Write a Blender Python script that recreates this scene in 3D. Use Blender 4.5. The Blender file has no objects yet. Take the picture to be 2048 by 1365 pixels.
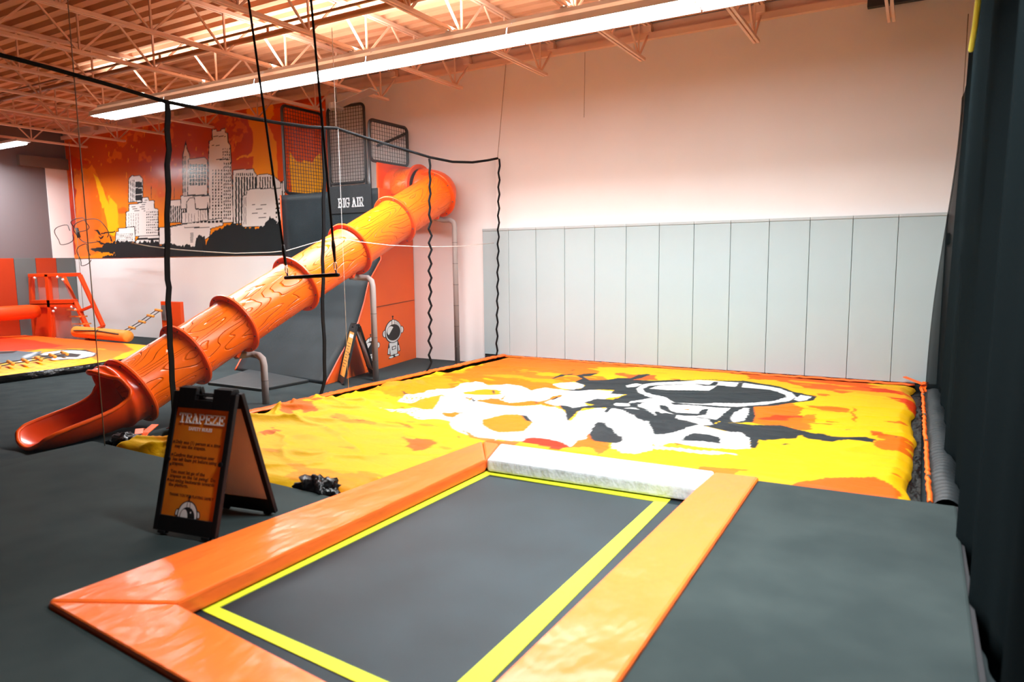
import bpy, bmesh, math, random
import numpy as np
from mathutils import Vector, Matrix, Euler
from mathutils.geometry import tessellate_polygon
random.seed(7)
S = bpy.context.scene
COL = S.collection
PI = math.pi

# ------------------------------------------------------------------ camera
CX, CY, CZ = 6.9394, -11.9991, 1.9466
YAW, PITCH, ROLL, FPX = 0.5238355, 0.1192985, -0.0120392, 1397.47
cy_, sy_ = math.cos(YAW), math.sin(YAW)
cp_, sp_ = math.cos(PITCH), math.sin(PITCH)
FW = Vector((-sy_*cp_, cy_*cp_, -sp_)); RT0 = Vector((cy_, sy_, 0)); UP0 = RT0.cross(FW)
RT = RT0*math.cos(ROLL) + UP0*math.sin(ROLL)
UP = UP0*math.cos(ROLL) - RT0*math.sin(ROLL)
cam = bpy.data.cameras.new('camera')
cam.sensor_width = 36.0; cam.lens = FPX/2048*36; cam.clip_start = 0.05; cam.clip_end = 200
cam.dof.use_dof = True; cam.dof.focus_distance = 11.0; cam.dof.aperture_fstop = 1.25
camo = bpy.data.objects.new('camera', cam); COL.objects.link(camo)
M3 = Matrix((RT, UP, -FW)).transposed()
camo.matrix_world = Matrix.Translation((CX, CY, CZ)) @ M3.to_4x4()
S.camera = camo

def _ray(x, y):
    return RT*((x-1024)/FPX) - UP*((y-682.5)/FPX) + FW
C0 = Vector((CX, CY, CZ))
def on_z(x, y, z=0.0): d = _ray(x, y); return C0 + d*((z-CZ)/d.z)
def on_y(x, y, Y=0.0): d = _ray(x, y); return C0 + d*((Y-CY)/d.y)
def on_x(x, y, X=0.0): d = _ray(x, y); return C0 + d*((X-CX)/d.x)

# ------------------------------------------------------------------ world, exposure
w = bpy.data.worlds.new('world'); S.world = w; w.use_nodes = True
w.node_tree.nodes['Background'].inputs[0].default_value = (1.0, 0.62, 0.45, 1)
w.node_tree.nodes['Background'].inputs[1].default_value = 0.04
S.view_settings.view_transform = 'Standard'; S.view_settings.look = 'None'
S.view_settings.gamma = 1.0; S.view_settings.exposure = 0.12
S.view_settings.use_curve_mapping = False
try:
    S.cycles.use_denoising = True
    S.cycles.max_bounces = 8; S.cycles.transparent_max_bounces = 16
    S.cycles.sample_clamp_indirect = 4.0
except Exception: pass

LY, LZ = -3.35, 4.93            # the long row of strip lights
def area(name, loc, sx, sy, power, col=(1,1,1), up=False, spread=PI):
    l = bpy.data.lights.new(name, 'AREA'); l.shape = 'RECTANGLE'; l.size = sx; l.size_y = sy
    l.energy = power; l.color = col; l.spread = spread
    o = bpy.data.objects.new(name, l); COL.objects.link(o); o.location = loc
    if up: o.rotation_euler = (PI, 0, 0)
    return o
COOL = (0.93, 0.98, 1.0)
X0L, X1L = -7.75, 6.97
area('strip_light_down', ((X0L+X1L)/2, LY, LZ+0.005), X1L-X0L, 0.30, 3050, COOL)
area('strip_light_up', ((X0L+X1L)/2, LY, LZ+0.26), X1L-X0L, 0.05, 170, COOL, up=True, spread=1.3)
area('strip_light_up_wide', ((X0L+X1L)/2+2, LY, LZ+0.27), X1L-X0L-4, 0.05, 260, (1,.93,.86), up=True, spread=2.9)
area('near_fill_light', (5.9, -8.0, 4.9), 2.4, 0.3, 330, COOL, spread=1.8)  # unseen lamp without a fixture, added overhead to brighten the foreground
area('far_left_light', (-13.6, -2.6, 4.9), 2.2, 0.2, 760, COOL)

# ------------------------------------------------------------------ materials
def mat(name, col, rough=0.7, spec=0.3, metal=0.0, bump=None, var=None, emit=None, coat=0.0):
    m = bpy.data.materials.new(name); m.use_nodes = True
    nt = m.node_tree; b = nt.nodes['Principled BSDF']
    b.inputs['Base Color'].default_value = (*col, 1); b.inputs['Roughness'].default_value = rough
    b.inputs['Metallic'].default_value = metal; b.inputs['Specular IOR Level'].default_value = spec
    b.inputs['Coat Weight'].default_value = coat
    tc = nt.nodes.new('ShaderNodeTexCoord')
    if var:                                             # (scale, amount, colour2)
        n = nt.nodes.new('ShaderNodeTexNoise'); n.inputs['Scale'].default_value = var[0]; n.inputs['Detail'].default_value = 4
        nt.links.new(tc.outputs['Object'], n.inputs['Vector'])
        r = nt.nodes.new('ShaderNodeMapRange'); r.inputs['From Min'].default_value = 0.35; r.inputs['From Max'].default_value = 0.65
        r.inputs['To Max'].default_value = var[1]
        nt.links.new(n.outputs['Fac'], r.inputs['Value'])
        mx = nt.nodes.new('ShaderNodeMix'); mx.data_type = 'RGBA'
        mx.inputs[6].default_value = (*col, 1); mx.inputs[7].default_value = (*var[2], 1)
        nt.links.new(r.outputs['Result'], mx.inputs[0]); nt.links.new(mx.outputs[2], b.inputs['Base Color'])
    if bump:                                            # (scale, strength, distance[, stretch])
        n = nt.nodes.new('ShaderNodeTexNoise'); n.inputs['Scale'].default_value = bump[0]; n.inputs['Detail'].default_value = 3
        mp = nt.nodes.new('ShaderNodeMapping')
        if len(bump) > 3: mp.inputs['Scale'].default_value = bump[3]
        nt.links.new(tc.outputs['Object'], mp.inputs['Vector']); nt.links.new(mp.outputs['Vector'], n.inputs['Vector'])
        bp = nt.nodes.new('ShaderNodeBump'); bp.inputs['Strength'].default_value = bump[1]; bp.inputs['Distance'].default_value = bump[2]
        nt.links.new(n.outputs['Fac'], bp.inputs['Height']); nt.links.new(bp.outputs['Normal'], b.inputs['Normal'])
    if emit:
        b.inputs['Emission Color'].default_value = (*emit[0], 1); b.inputs['Emission Strength'].default_value = emit[1]
    return m

M = {}
M['wall'] = mat('painted_block_wall', (.86,.83,.82), .8, .2, bump=(14,.15,.01), var=(.6,.5,(.80,.76,.75)))
M['walldark'] = mat('grey_painted_wall', (.16,.13,.135), .85, .2, bump=(14,.15,.01))
M['deck'] = mat('warm_tinted_roof_deck', (.70,.38,.23), .75, .2, var=(1.2,.6,(.63,.33,.19)))  # peach of the warm bounce light is put into the deck colour
M['steel'] = mat('warm_tinted_joist_steel', (.82,.55,.41), .6, .3)  # white joist paint with warm bounce light mixed into its colour
M['pipe'] = mat('brown_painted_pipe', (.42,.19,.08), .5, .4)
M['carpet'] = mat('charcoal_carpet', (.021,.028,.030), .95, .1, bump=(260,.5,.004), var=(3,.6,(.036,.046,.047)))
M['carpet_near'] = mat('charcoal_carpet_platform', (.017,.025,.025), .93, .15, bump=(200,.4,.003), var=(2.2,.7,(.028,.038,.037)))
M['padgrey'] = mat('grey_vinyl_pad', (.37,.465,.485), .45, .4, bump=(2.2,.35,.03,(1,1,.35)), var=(1.1,.5,(.40,.495,.515)))
M['padseam'] = mat('dark_pad_seam', (.10,.12,.12), .8)
M['paddark'] = mat('dark_grey_vinyl', (.016,.020,.022), .5, .4, bump=(4,.3,.02))
M['wp_orange'] = mat('red_orange_vinyl_pad', (.42,.030,.0), .5, .4, bump=(3,.2,.02))
M['wp_grey'] = mat('mid_grey_vinyl_pad', (.11,.125,.125), .5, .4, bump=(3,.2,.02))
M['black'] = mat('black_plastic', (.006,.006,.007), .5, .2)
M['blackmetal'] = mat('black_powder_coat', (.01,.01,.012), .4, .5)
M['blackcloth'] = mat('black_webbing', (.007,.007,.008), .85, .1)
M['blackfilm'] = mat('black_plastic_film', (.003,.003,.0035), .3, .2, bump=(9,.9,.05,(1,.5,1)))
M['white_metal'] = mat('white_reflector', (.85,.87,.88), .35, .5)
M['tube'] = mat('glowing_lamp_tube', (1,1,1), .4, emit=((.95,.99,1.0), 14))
M['orange'] = mat('orange_vinyl', (.80,.10,.004), .42, .3, bump=(3.5,.25,.03))
M['pad_orange'] = mat('orange_vinyl_edge_pad', (.84,.145,.022), .27, .4, bump=(4.5,.55,.05,(1,.45,1)))
M['pad_white'] = mat('pale_grey_vinyl_edge_pad', (.60,.64,.66), .4, .25, bump=(10,.6,.04,(1,.5,.6)))
M['orange_dark'] = mat('painted_orange_steel', (.70,.055,.0), .45, .4)
M['panel_orange'] = mat('orange_side_board', (.83,.115,.006), .55, .3, bump=(2,.15,.02), var=(1.5,.4,(.74,.09,.006)))
M['ramp'] = mat('slate_ramp_vinyl', (.004,.007,.009), .55, .12, bump=(1.6,.3,.05,(1,1,1)), var=(2.3,.7,(.007,.012,.015)))
M['bed'] = mat('black_woven_jump_bed', (.008,.016,.020), .55, .22, bump=(700,.3,.001), var=(1.6,.8,(.014,.026,.032)))
M['yellow_tape'] = mat('yellow_webbing', (.52,.58,.02), .6, .3)
M['supp'] = mat('grey_foam_wrapped_pole', (.42,.37,.35), .75, .2, bump=(60,.3,.004))
M['suppband'] = mat('dark_pole_band', (.13,.12,.12), .7)
M['wood_tan'] = mat('tan_orange_rungs', (.78,.30,.04), .6, .3)
M['rope'] = mat('dark_rope', (.05,.045,.045), .9)
M['paleline'] = mat('pale_cord', (.75,.70,.66), .7)
M['wire'] = mat('thin_steel_cable', (.30,.24,.20), .5, .5)
M['white'] = mat('white_print', (.80,.82,.82), .6)
M['whitepanel'] = mat('plain_white_sign_insert', (.62,.68,.72), .6)
M['ink'] = mat('black_print', (.012,.012,.014), .6)
M['inkbrown'] = mat('dark_brown_print', (.10,.03,.008), .6)
M['palegrey'] = mat('pale_grey_print', (.55,.57,.58), .6)
M['signorange'] = mat('orange_sign_insert', (.72,.235,.010), .5, .35, var=(4,.8,(.64,.14,.008)))
M['signorange2'] = mat('bright_orange_sign_insert', (.85,.36,.05), .5, .35)
M['chrome'] = mat('bright_steel', (.6,.6,.6), .2, .5, metal=1)
M['fan'] = mat('grey_fan_metal', (.26,.25,.24), .5, .4)
M['bannercloth'] = mat('black_banner_cloth', (.006,.007,.008), .6, .15)
M['yellowrope'] = mat('yellow_green_rope', (.75,.85,.10), .7)
M['acrylic'] = None

def slide_mat():
    m = mat('orange_moulded_plastic', (.93,.145,.0), .3, .32)
    nt = m.node_tree; b = nt.nodes['Principled BSDF']
    tc = nt.nodes.new('ShaderNodeTexCoord'); mp = nt.nodes.new('ShaderNodeMapping')
    mp.inputs['Rotation'].default_value = (math.radians(-23), 0, 0)
    mp2 = nt.nodes.new('ShaderNodeMapping'); mp2.inputs['Scale'].default_value = (3.4, .62, 3.4)
    nt.links.new(tc.outputs['Object'], mp.inputs['Vector']); nt.links.new(mp.outputs['Vector'], mp2.inputs['Vector'])
    n = nt.nodes.new('ShaderNodeTexNoise'); n.inputs['Scale'].default_value = 1.0; n.inputs['Detail'].default_value = 1.2
    nt.links.new(mp2.outputs['Vector'], n.inputs['Vector'])
    mu = nt.nodes.new('ShaderNodeMath'); mu.operation = 'MULTIPLY'; mu.inputs[1].default_value = 15.0
    nt.links.new(n.outputs['Fac'], mu.inputs[0])
    fr = nt.nodes.new('ShaderNodeMath'); fr.operation = 'PINGPONG'; fr.inputs[1].default_value = .5
    nt.links.new(mu.outputs[0], fr.inputs[0])
    mr = nt.nodes.new('ShaderNodeMapRange'); mr.inputs['From Min'].default_value = 0; mr.inputs['From Max'].default_value = .09
    nt.links.new(fr.outputs[0], mr.inputs['Value'])
    bp = nt.nodes.new('ShaderNodeBump'); bp.inputs['Strength'].default_value = 1.0; bp.inputs['Distance'].default_value = .014
    nt.links.new(mr.outputs['Result'], bp.inputs['Height']); nt.links.new(bp.outputs['Normal'], b.inputs['Normal'])
    return m
M['slide'] = slide_mat()
M['slide_plain'] = mat('orange_moulded_plastic_flange', (.88,.09,.0), .35, .3)
M['slide_exit'] = mat('deep_orange_moulded_plastic', (.80,.055,.001), .22, .4, bump=(1.5,.15,.03))

def alpha_mat(name, col, fac, rough=.9, weave=None):
    m = bpy.data.materials.new(name); m.use_nodes = True; nt = m.node_tree
    nt.nodes.clear()
    out = nt.nodes.new('ShaderNodeOutputMaterial'); mx = nt.nodes.new('ShaderNodeMixShader')
    tr = nt.nodes.new('ShaderNodeBsdfTransparent'); df = nt.nodes.new('ShaderNodeBsdfDiffuse')
    df.inputs['Color'].default_value = (*col, 1)
    mx.inputs[0].default_value = fac
    if weave:
        tc = nt.nodes.new('ShaderNodeTexCoord'); n = nt.nodes.new('ShaderNodeTexNoise')
        mp = nt.nodes.new('ShaderNodeMapping'); mp.inputs['Scale'].default_value = weave[1]
        n.inputs['Scale'].default_value = weave[0]; n.inputs['Detail'].default_value = 3
        nt.links.new(tc.outputs['Object'], mp.inputs['Vector']); nt.links.new(mp.outputs['Vector'], n.inputs['Vector'])
        r = nt.nodes.new('ShaderNodeMapRange'); r.inputs['From Min'].default_value = .35; r.inputs['From Max'].default_value = .7
        r.inputs['To Min'].default_value = fac*weave[2]; r.inputs['To Max'].default_value = min(1, fac*weave[3])
        nt.links.new(n.outputs['Fac'], r.inputs['Value']); nt.links.new(r.outputs['Result'], mx.inputs[0])
    nt.links.new(tr.outputs[0], mx.inputs[1]); nt.links.new(df.outputs[0], mx.inputs[2])
    nt.links.new(mx.outputs[0], out.inputs['Surface'])
    return m
M['net'] = alpha_mat('fine_black_netting', (.06,.065,.07), .10, weave=(.8,(1,1.5,.25),.75,1.5))
M['curtain'] = alpha_mat('dense_black_netting', (.006,.009,.010), .985, rough=.6, weave=(2.5,(1,1,.12),.90,1.1))
def _thin_end():
    nt = M['curtain'].node_tree; mx = [n for n in nt.nodes if n.type == 'MIX_SHADER'][0]
    old = mx.inputs[0].links[0].from_socket
    tc = nt.nodes.new('ShaderNodeTexCoord'); sx = nt.nodes.new('ShaderNodeSeparateXYZ'); r = nt.nodes.new('ShaderNodeMapRange')
    r.inputs['From Min'].default_value = 5.85; r.inputs['From Max'].default_value = 4.2
    r.inputs['To Min'].default_value = .62; r.inputs['To Max'].default_value = 1.0
    m = nt.nodes.new('ShaderNodeMath'); m.operation = 'MULTIPLY'
    nt.links.new(tc.outputs['Object'], sx.inputs[0]); nt.links.new(sx.outputs['Y'], r.inputs['Value'])
    nt.links.new(old, m.inputs[0]); nt.links.new(r.outputs['Result'], m.inputs[1]); nt.links.new(m.outputs[0], mx.inputs[0])
_thin_end()
M['acrylic'] = alpha_mat('clear_acrylic_sheet', (.75,.75,.75), .14, rough=.15)

# ------------------------------------------------------------------ mesh building
class MB:
    def __init__(s): s.v = []; s.f = []; s.m = []
    def add(s, vs, fs, mi=0):
        n = len(s.v); s.v += [tuple(v) for v in vs]
        s.f += [tuple(i+n for i in f) for f in fs]; s.m += [mi]*len(fs); return s
    def box(s, a, b, mi=0):
        x0,y0,z0 = a; x1,y1,z1 = b
        vs = [(x0,y0,z0),(x1,y0,z0),(x1,y1,z0),(x0,y1,z0),(x0,y0,z1),(x1,y0,z1),(x1,y1,z1),(x0,y1,z1)]
        return s.add(vs, [(0,3,2,1),(4,5,6,7),(0,1,5,4),(1,2,6,5),(2,3,7,6),(3,0,4,7)], mi)
    def bar(s, p, q, wd, ht, up=(0,0,1), mi=0):
        p = Vector(p); q = Vector(q); d = (q-p).normalized(); up = Vector(up)
        if abs(d.dot(up)) > .98: up = Vector((1,0,0))
        r = d.cross(up).normalized(); u = r.cross(d)
        vs = []
        for c in (p, q):
            for a, b in ((-1,-1),(1,-1),(1,1),(-1,1)): vs.append(c + r*(a*wd/2) + u*(b*ht/2))
        return s.add(vs, [(0,1,2,3),(7,6,5,4),(0,4,5,1),(1,5,6,2),(2,6,7,3),(3,7,4,0)], mi)
    def tube(s, pts, r, n=10, closed=False, cap=True, mi=0, rs=None):
        pts = [Vector(p) for p in pts]; N = len(pts); vs = []
        prev = None
        for i, p in enumerate(pts):
            if closed: d = pts[(i+1) % N] - pts[i-1]
            else: d = pts[min(i+1, N-1)] - pts[max(i-1, 0)]
            d.normalize()
            if prev is None:
                a = Vector((0,0,1)) if abs(d.z) < .9 else Vector((1,0,0))
                u = d.cross(a).normalized()
            else:
                u = (prev - d*prev.dot(d)).normalized()
            prev = u; v = d.cross(u); rr = rs[i] if rs else r
            for k in range(n):
                a = 2*PI*k/n; vs.append(p + u*(math.cos(a)*rr) + v*(math.sin(a)*rr))
        fs = []
        for i in range(N if closed else N-1):
            for k in range(n):
                j = (i+1) % N
                fs.append((i*n+k, i*n+(k+1) % n, j*n+(k+1) % n, j*n+k))
        if cap and not closed:
            fs.append(tuple(range(n))[::-1]); fs.append(tuple((N-1)*n+k for k in range(n)))
        return s.add(vs, fs, mi)
    def prism(s, poly, z0, z1, mi=0, f=None):
        """poly in 2-D, extruded between z0 and z1; f maps (a,b,h) to a point"""
        f = f or (lambda a, b, h: (a, b, h)); n = len(poly)
        ar = sum(poly[i][0]*poly[(i+1)%n][1]-poly[(i+1)%n][0]*poly[i][1] for i in range(n))
        if ar < 0: poly = poly[::-1]
        vs = [f(a, b, z0) for a, b in poly] + [f(a, b, z1) for a, b in poly]
        t = tessellate_polygon([[Vector((a, b, 0)) for a, b in poly]])
        fs = []
        for i, j, k in t:
            A, B, C_ = poly[i], poly[j], poly[k]
            if (B[0]-A[0])*(C_[1]-A[1])-(B[1]-A[1])*(C_[0]-A[0]) < 0: j, k = k, j
            fs.append((n+i, n+j, n+k)); fs.append((i, k, j))
        for i in range(n): fs.append((i, (i+1) % n, n+(i+1) % n, n+i))
        return s.add(vs, fs, mi)
    def grid(s, fn, nu, nv, closed_u=False, mi=0):
        vs = [fn(i/nu, j/nv) for j in range(nv+1) for i in range(nu+(0 if closed_u else 1))]
        W = nu if closed_u else nu+1; fs = []
        for j in range(nv):
            for i in range(nu):
                i2 = (i+1) % W if closed_u else i+1
                fs.append((j*W+i, j*W+i2, (j+1)*W+i2, (j+1)*W+i))
        return s.add(vs, fs, mi)
    def sphere(s, c, r, n=10, mi=0, sc=(1,1,1)):
        def fn(u, v):
            a = 2*PI*u; b = PI*(v*.998+.001)
            return (c[0]+r*sc[0]*math.sin(b)*math.cos(a), c[1]+r*sc[1]*math.sin(b)*math.sin(a), c[2]-r*sc[2]*math.cos(b))
        return s.grid(fn, n*2, n, True, mi)

def wloc(o):
    v = Vector((0,0,0))
    while o: v += o.location; o = o.parent
    return v
def obj(name, mb, mats, parent=None, smooth=False, loc=None, bevel=0, solid=0):
    me = bpy.data.meshes.new(name)
    if not isinstance(mats, (list, tuple)): mats = [mats]
    vs = mb.v
    if parent is None and loc is None:
        xs = [v[0] for v in vs]; ys = [v[1] for v in vs]; zs = [v[2] for v in vs]
        loc = Vector(((min(xs)+max(xs))/2, (min(ys)+max(ys))/2, min(zs)))
    off = wloc(parent) if parent is not None else Vector((0,0,0))
    if loc is None: loc = Vector((0,0,0))
    else: loc = Vector(loc) - off
    t = off + loc
    me.from_pydata([(v[0]-t.x, v[1]-t.y, v[2]-t.z) for v in vs], [], mb.f)
    for m in mats: me.materials.append(m)
    if len(mats) > 1: me.polygons.foreach_set('material_index', mb.m)
    if smooth:
        me.polygons.foreach_set('use_smooth', [True]*len(me.polygons))
    me.update()
    o = bpy.data.objects.new(name, me); COL.objects.link(o)
    o.location = loc; o.parent = parent
    if solid:
        md = o.modifiers.new('s', 'SOLIDIFY'); md.thickness = solid; md.offset = 0
    if bevel:
        md = o.modifiers.new('b', 'BEVEL'); md.width = bevel; md.segments = 2; md.limit_method = 'ANGLE'
    return o
def thing(name, loc, label, cat, group=None, parent=None):
    o = bpy.data.objects.new(name, None); COL.objects.link(o); o.location = loc; o.empty_display_size = .1
    o['label'] = label; o['category'] = cat
    if group: o['group'] = group
    return o
def tag(o, label, cat, group=None, kind=None):
    o['label'] = label; o['category'] = cat
    if group: o['group'] = group
    if kind: o['kind'] = kind
    return o
def struct(name, mb, m, **k):
    o = obj(name, mb, m, **k); o['kind'] = 'structure'; return o
def dup(root, delta, label, group=None):
    def rec(o, par):
        c = o.copy(); COL.objects.link(c); c.parent = par
        for ch in [x for x in ALLCH.get(o.name, [])]: rec(ch, c)
        return c
    c = rec(root, None); c.location = root.location + Vector(delta); c['label'] = label
    if group: c['group'] = group
    return c
ALLCH = {}
def index_children(root):
    def rec(o):
        ch = [x for x in bpy.data.objects if x.parent == o]
        ALLCH[o.name] = ch
        for x in ch: rec(x)
    rec(root)

# noise on arrays
def vnoise(x, y, seed=0):
    xi = np.floor(x).astype(np.int64); yi = np.floor(y).astype(np.int64)
    fx = x-xi; fy = y-yi; fx = fx*fx*(3-2*fx); fy = fy*fy*(3-2*fy)
    def h(a, b):
        n = (a*374761393 + b*668265263 + seed*1442695) & 0xffffffff
        n = ((n ^ (n >> 13))*1274126177) & 0xffffffff
        return ((n ^ (n >> 16)) & 0xffff)/65535.0
    return (h(xi,yi)*(1-fx)+h(xi+1,yi)*fx)*(1-fy) + (h(xi,yi+1)*(1-fx)+h(xi+1,yi+1)*fx)*fy
def fbm(x, y, o=4, seed=0):
    a = 0; s = 0; am = 1
    for k in range(o): a = a+am*vnoise(x*2**k, y*2**k, seed+k); s += am; am *= .5
    return a/s
def inpoly(X, Y, poly):
    r = np.zeros(X.shape, bool); n = len(poly)
    xs = [p[0] for p in poly]; ys = [p[1] for p in poly]
    sel = (X >= min(xs)) & (X <= max(xs)) & (Y >= min(ys)) & (Y <= max(ys))
    if not sel.any(): return r
    x = X[sel]; y = Y[sel]; ins = np.zeros(x.shape, bool)
    for i in range(n):
        x0, y0 = poly[i]; x1, y1 = poly[(i+1) % n]
        if y0 == y1: continue
        c = ((y0 > y) != (y1 > y)) & (x < (x1-x0)*(y-y0)/(y1-y0)+x0)
        ins ^= c
    r[sel] = ins; return r
def lin(c): return tuple(((v/255)/12.92 if v/255 <= .04045 else ((v/255+.055)/1.055)**2.4) for v in c)

# ================================================================== THE ROOM
FZ = -0.20
struct('floor', MB().box((-17,-17,-.5),(9.5,.3,FZ)), M['carpet'])
XL = -15.45
struct('wall_back', MB().box((XL-.3,0,-.5),(9.5,.3,6.2)), M['wall'])
struct('wall_left', MB().box((XL-.3,-17,-.5),(XL,0,6.2)), M['walldark'])
struct('wall_right', MB().box((9.2,-17,-.5),(9.5,0,6.2)), M['walldark'])
# lighter return of the left wall beside the corner and the dark beam over it
struct('trim_1', MB().box((XL,-.62,2.0),(XL+.03,0,4.75)), M['wall'])
struct('trim_2', MB().box((XL,-1.35,4.72),(XL+.16,-.01,5.02)), mat('dark_beam_paint', (.16,.12,.10), .8))
# corrugated roof deck, ribs along x
def deck():
    mb = MB(); prof = []; y = -17.0
    while y < .3:
        prof += [(y,5.86),(y+.13,5.86),(y+.16,5.935),(y+.27,5.935)]; y += .30
    a = [(XL-.3,p[0],p[1]) for p in prof]; b = [(9.5,p[0],p[1]) for p in prof]; n = len(prof)
    mb.add(a+b, [(i,i+1,n+i+1,n+i) for i in range(n-1)])
    mb.box((XL-.3,-17,6.0),(9.5,.3,6.1)); return mb
struct('ceiling', deck(), M['deck'])
# ledger channel along the back wall under the deck
struct('trim_3', MB().box((XL,-.10,5.60),(9.4,0,5.70)).box((XL,-.03,5.70),(9.4,0,5.86)), M['steel'])

# open-web roof joists
def joist():
    t = thing('roof_joist', (-15.5+1.83, -.3, 5.18), 'x', 'roof joist', 'painted open-web joists under the roof deck')
    x = t.location.x; Y0, Y1 = -.02, -16.8
    obj('top_chord', MB().box((x-.055,Y1,5.80),(x-.01,Y0,5.855)).box((x+.01,Y1,5.80),(x+.055,Y0,5.855)), M['steel'], t)
    obj('bottom_chord', MB().box((x-.05,Y1,5.18),(x-.012,-.35,5.225)).box((x+.012,Y1,5.18),(x+.05,-.35,5.225)), M['steel'], t)
    obj('bearing_seat', MB().box((x-.07,-.16,5.70),(x+.07,0,5.80)), M['steel'], t)
    w0 = None
    def inst(name, mbf, yo):
        pass
    # first web members, then copies of them down the length
    d1 = obj('web_bar', MB().bar((x,0,5.20),(x,.62,5.82),.028,.028), M['steel'], t); d1.location = (0,-.55+.3,0)
    me1 = d1.data
    for v in me1.vertices: v.co.y += .3+0; v.co.z += 0
    d2 = obj('web_bar', MB().bar((x,0,5.20),(x,-.62,5.82),.028,.028), M['steel'], t); d2.location = (0,-.55+.3,0)
    for v in d2.data.vertices: v.co.y += .3
    d3 = obj('web_post', MB().bar((x,0,5.20),(x,0,5.82),.026,.026), M['steel'], t); d3.location = (0,-.55+.3,0)
    for v in d3.data.vertices: v.co.y += .3
    # NOTE: vertices were shifted relative to the thing, so location.y is measured from its own y=-.3
    for d in (d1, d2, d3):
        for v in d.data.vertices: v.co.y -= .3+(-0.3) - 0
        d.location.y = -.55
        for v in d.data.vertices: v.co.y -= .3-.0
    for k in range(1, 13):
        for d in (d1, d2, d3):
            c = d.copy(); COL.objects.link(c); c.parent = t; c.location.y = -.55-1.24*k
    return t
jt = joist()
index_children(jt)
ords = ['second','third','fourth','fifth','sixth','seventh','eighth','ninth','tenth','eleventh','twelfth','thirteenth']
jt['label'] = 'open-web roof joist closest to the left wall, above the dark beam'
for k in range(2, 13):
    dup(jt, (1.83*(k-1),0,0), 'open-web roof joist meeting the back wall, %s counted from the left corner' % ords[k-2])

# pipes
for (a, b, r, nm, lb) in (((150,171),(700,19),.045,'sprinkler_pipe','thick brown sprinkler pipe running under the bright strip of roof deck'),
                          ((171,154),(680,3),.02,'conduit','thin brown conduit running just above the thick sprinkler pipe')):
    p = on_z(*a, 5.4); q = on_z(*b, 5.4); ym = (p.y+q.y)/2
    mb = MB().tube([(XL+.05,ym,5.4),(9.1,ym,5.4)], r, 10)
    if nm == 'sprinkler_pipe':
        t = thing(nm, (0,ym,5.4), lb, 'pipe'); obj('pipe', mb, M['pipe'], t, smooth=True)
        for x in (-10.2,-7.3,-4.6,-1.9,.8,3.5): obj('sprinkler_head', MB().tube([(x,ym,5.4),(x,ym,5.52)],.02,8).tube([(x,ym,5.52),(x,ym,5.535)],.035,8), M['pipe'], t)
    else: tag(obj(nm, mb, M['pipe'], smooth=True), lb, 'conduit')

# strip lights
def strip_light(x0, x1, label):
    xm = (x0+x1)/2
    t = thing('strip_light', (xm, LY, LZ), label, 'light', 'long row of strip lights under the joists')
    mb = MB()
    prof = [(-.27,-.04),(-.25,.05),(-.10,.15),(.10,.15),(.25,.05),(.27,-.04),(.262,-.04),(.242,.045),(.095,.14),(-.095,.14),(-.242,.045),(-.262,-.04)]
    n = len(prof); a = [(x0+.01,LY+p[0],LZ+p[1]) for p in prof]; b = [(x1-.01,LY+p[0],LZ+p[1]) for p in prof]
    mb.add(a+b, [(i,n+i,n+(i+1)%n,(i+1)%n) for i in range(n)])
    obj('reflector', mb, M['white_metal'], t)
    obj('wiring_channel', MB().box((x0,LY-.07,LZ+.151),(x1,LY+.07,LZ+.21)), M['white_metal'], t)
    for dy in (-.17,-.06,.06,.17):
        obj('lamp_tube', MB().tube([(x0+.03,LY+dy,LZ-.02),(x1-.03,LY+dy,LZ-.02)],.026,8), M['tube'], t, smooth=True)
    obj('end_bracket', MB().prism([(LY-.245,LZ+.045),(LY-.098,LZ+.145),(LY+.098,LZ+.145),(LY+.245,LZ+.045),(LY+.262,LZ-.035),(LY-.262,LZ-.035)], x0+.012, x0+.03, f=lambda a, b, h: (h, a, b)), M['white_metal'], t)
    for k in range(1, 14):
        xj = -15.5+1.83*k
        if x0 <= xj < x1:
            obj('hanger', MB().box((xj-.05,LY-.04,LZ+.21),(xj+.05,LY+.04,LZ+.249)), M['white_metal'], t, bevel=.004)
    return t
pos = ['leftmost, where the bright row begins, crossed by the black net strap','second from the left, crossed by the left trapeze rope','third from the left, crossed by the right trapeze rope',
       'fourth from the left, just right of both trapeze ropes','fifth from the left, over the bare white wall','sixth from the left, cut off by the top edge of the picture']
L = (X1L-X0L)/6
for i in range(6):
    strip_light(X0L+i*L, min(X0L+(i+1)*L, X1L), 'white strip light, '+pos[i])
# far-left light
t = thing('strip_light', (-13.6,-2.6,4.93), 'glowing strip light alone at the far left edge, low under the ceiling', 'light')
obj('reflector', MB().box((-14.8,-2.76,4.94),(-12.4,-2.44,5.0)), M['white_metal'], t)
for dy in (-.07,.07): obj('lamp_tube', MB().tube([(-14.75,-2.6+dy,4.91),(-12.45,-2.6+dy,4.91)],.03,8), M['tube'], t, smooth=True)
obj('hanger', MB().tube([(-13.6,-2.6,5.0),(-13.6,-2.6,5.2)],.012,6), M['white_metal'], t)

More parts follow.
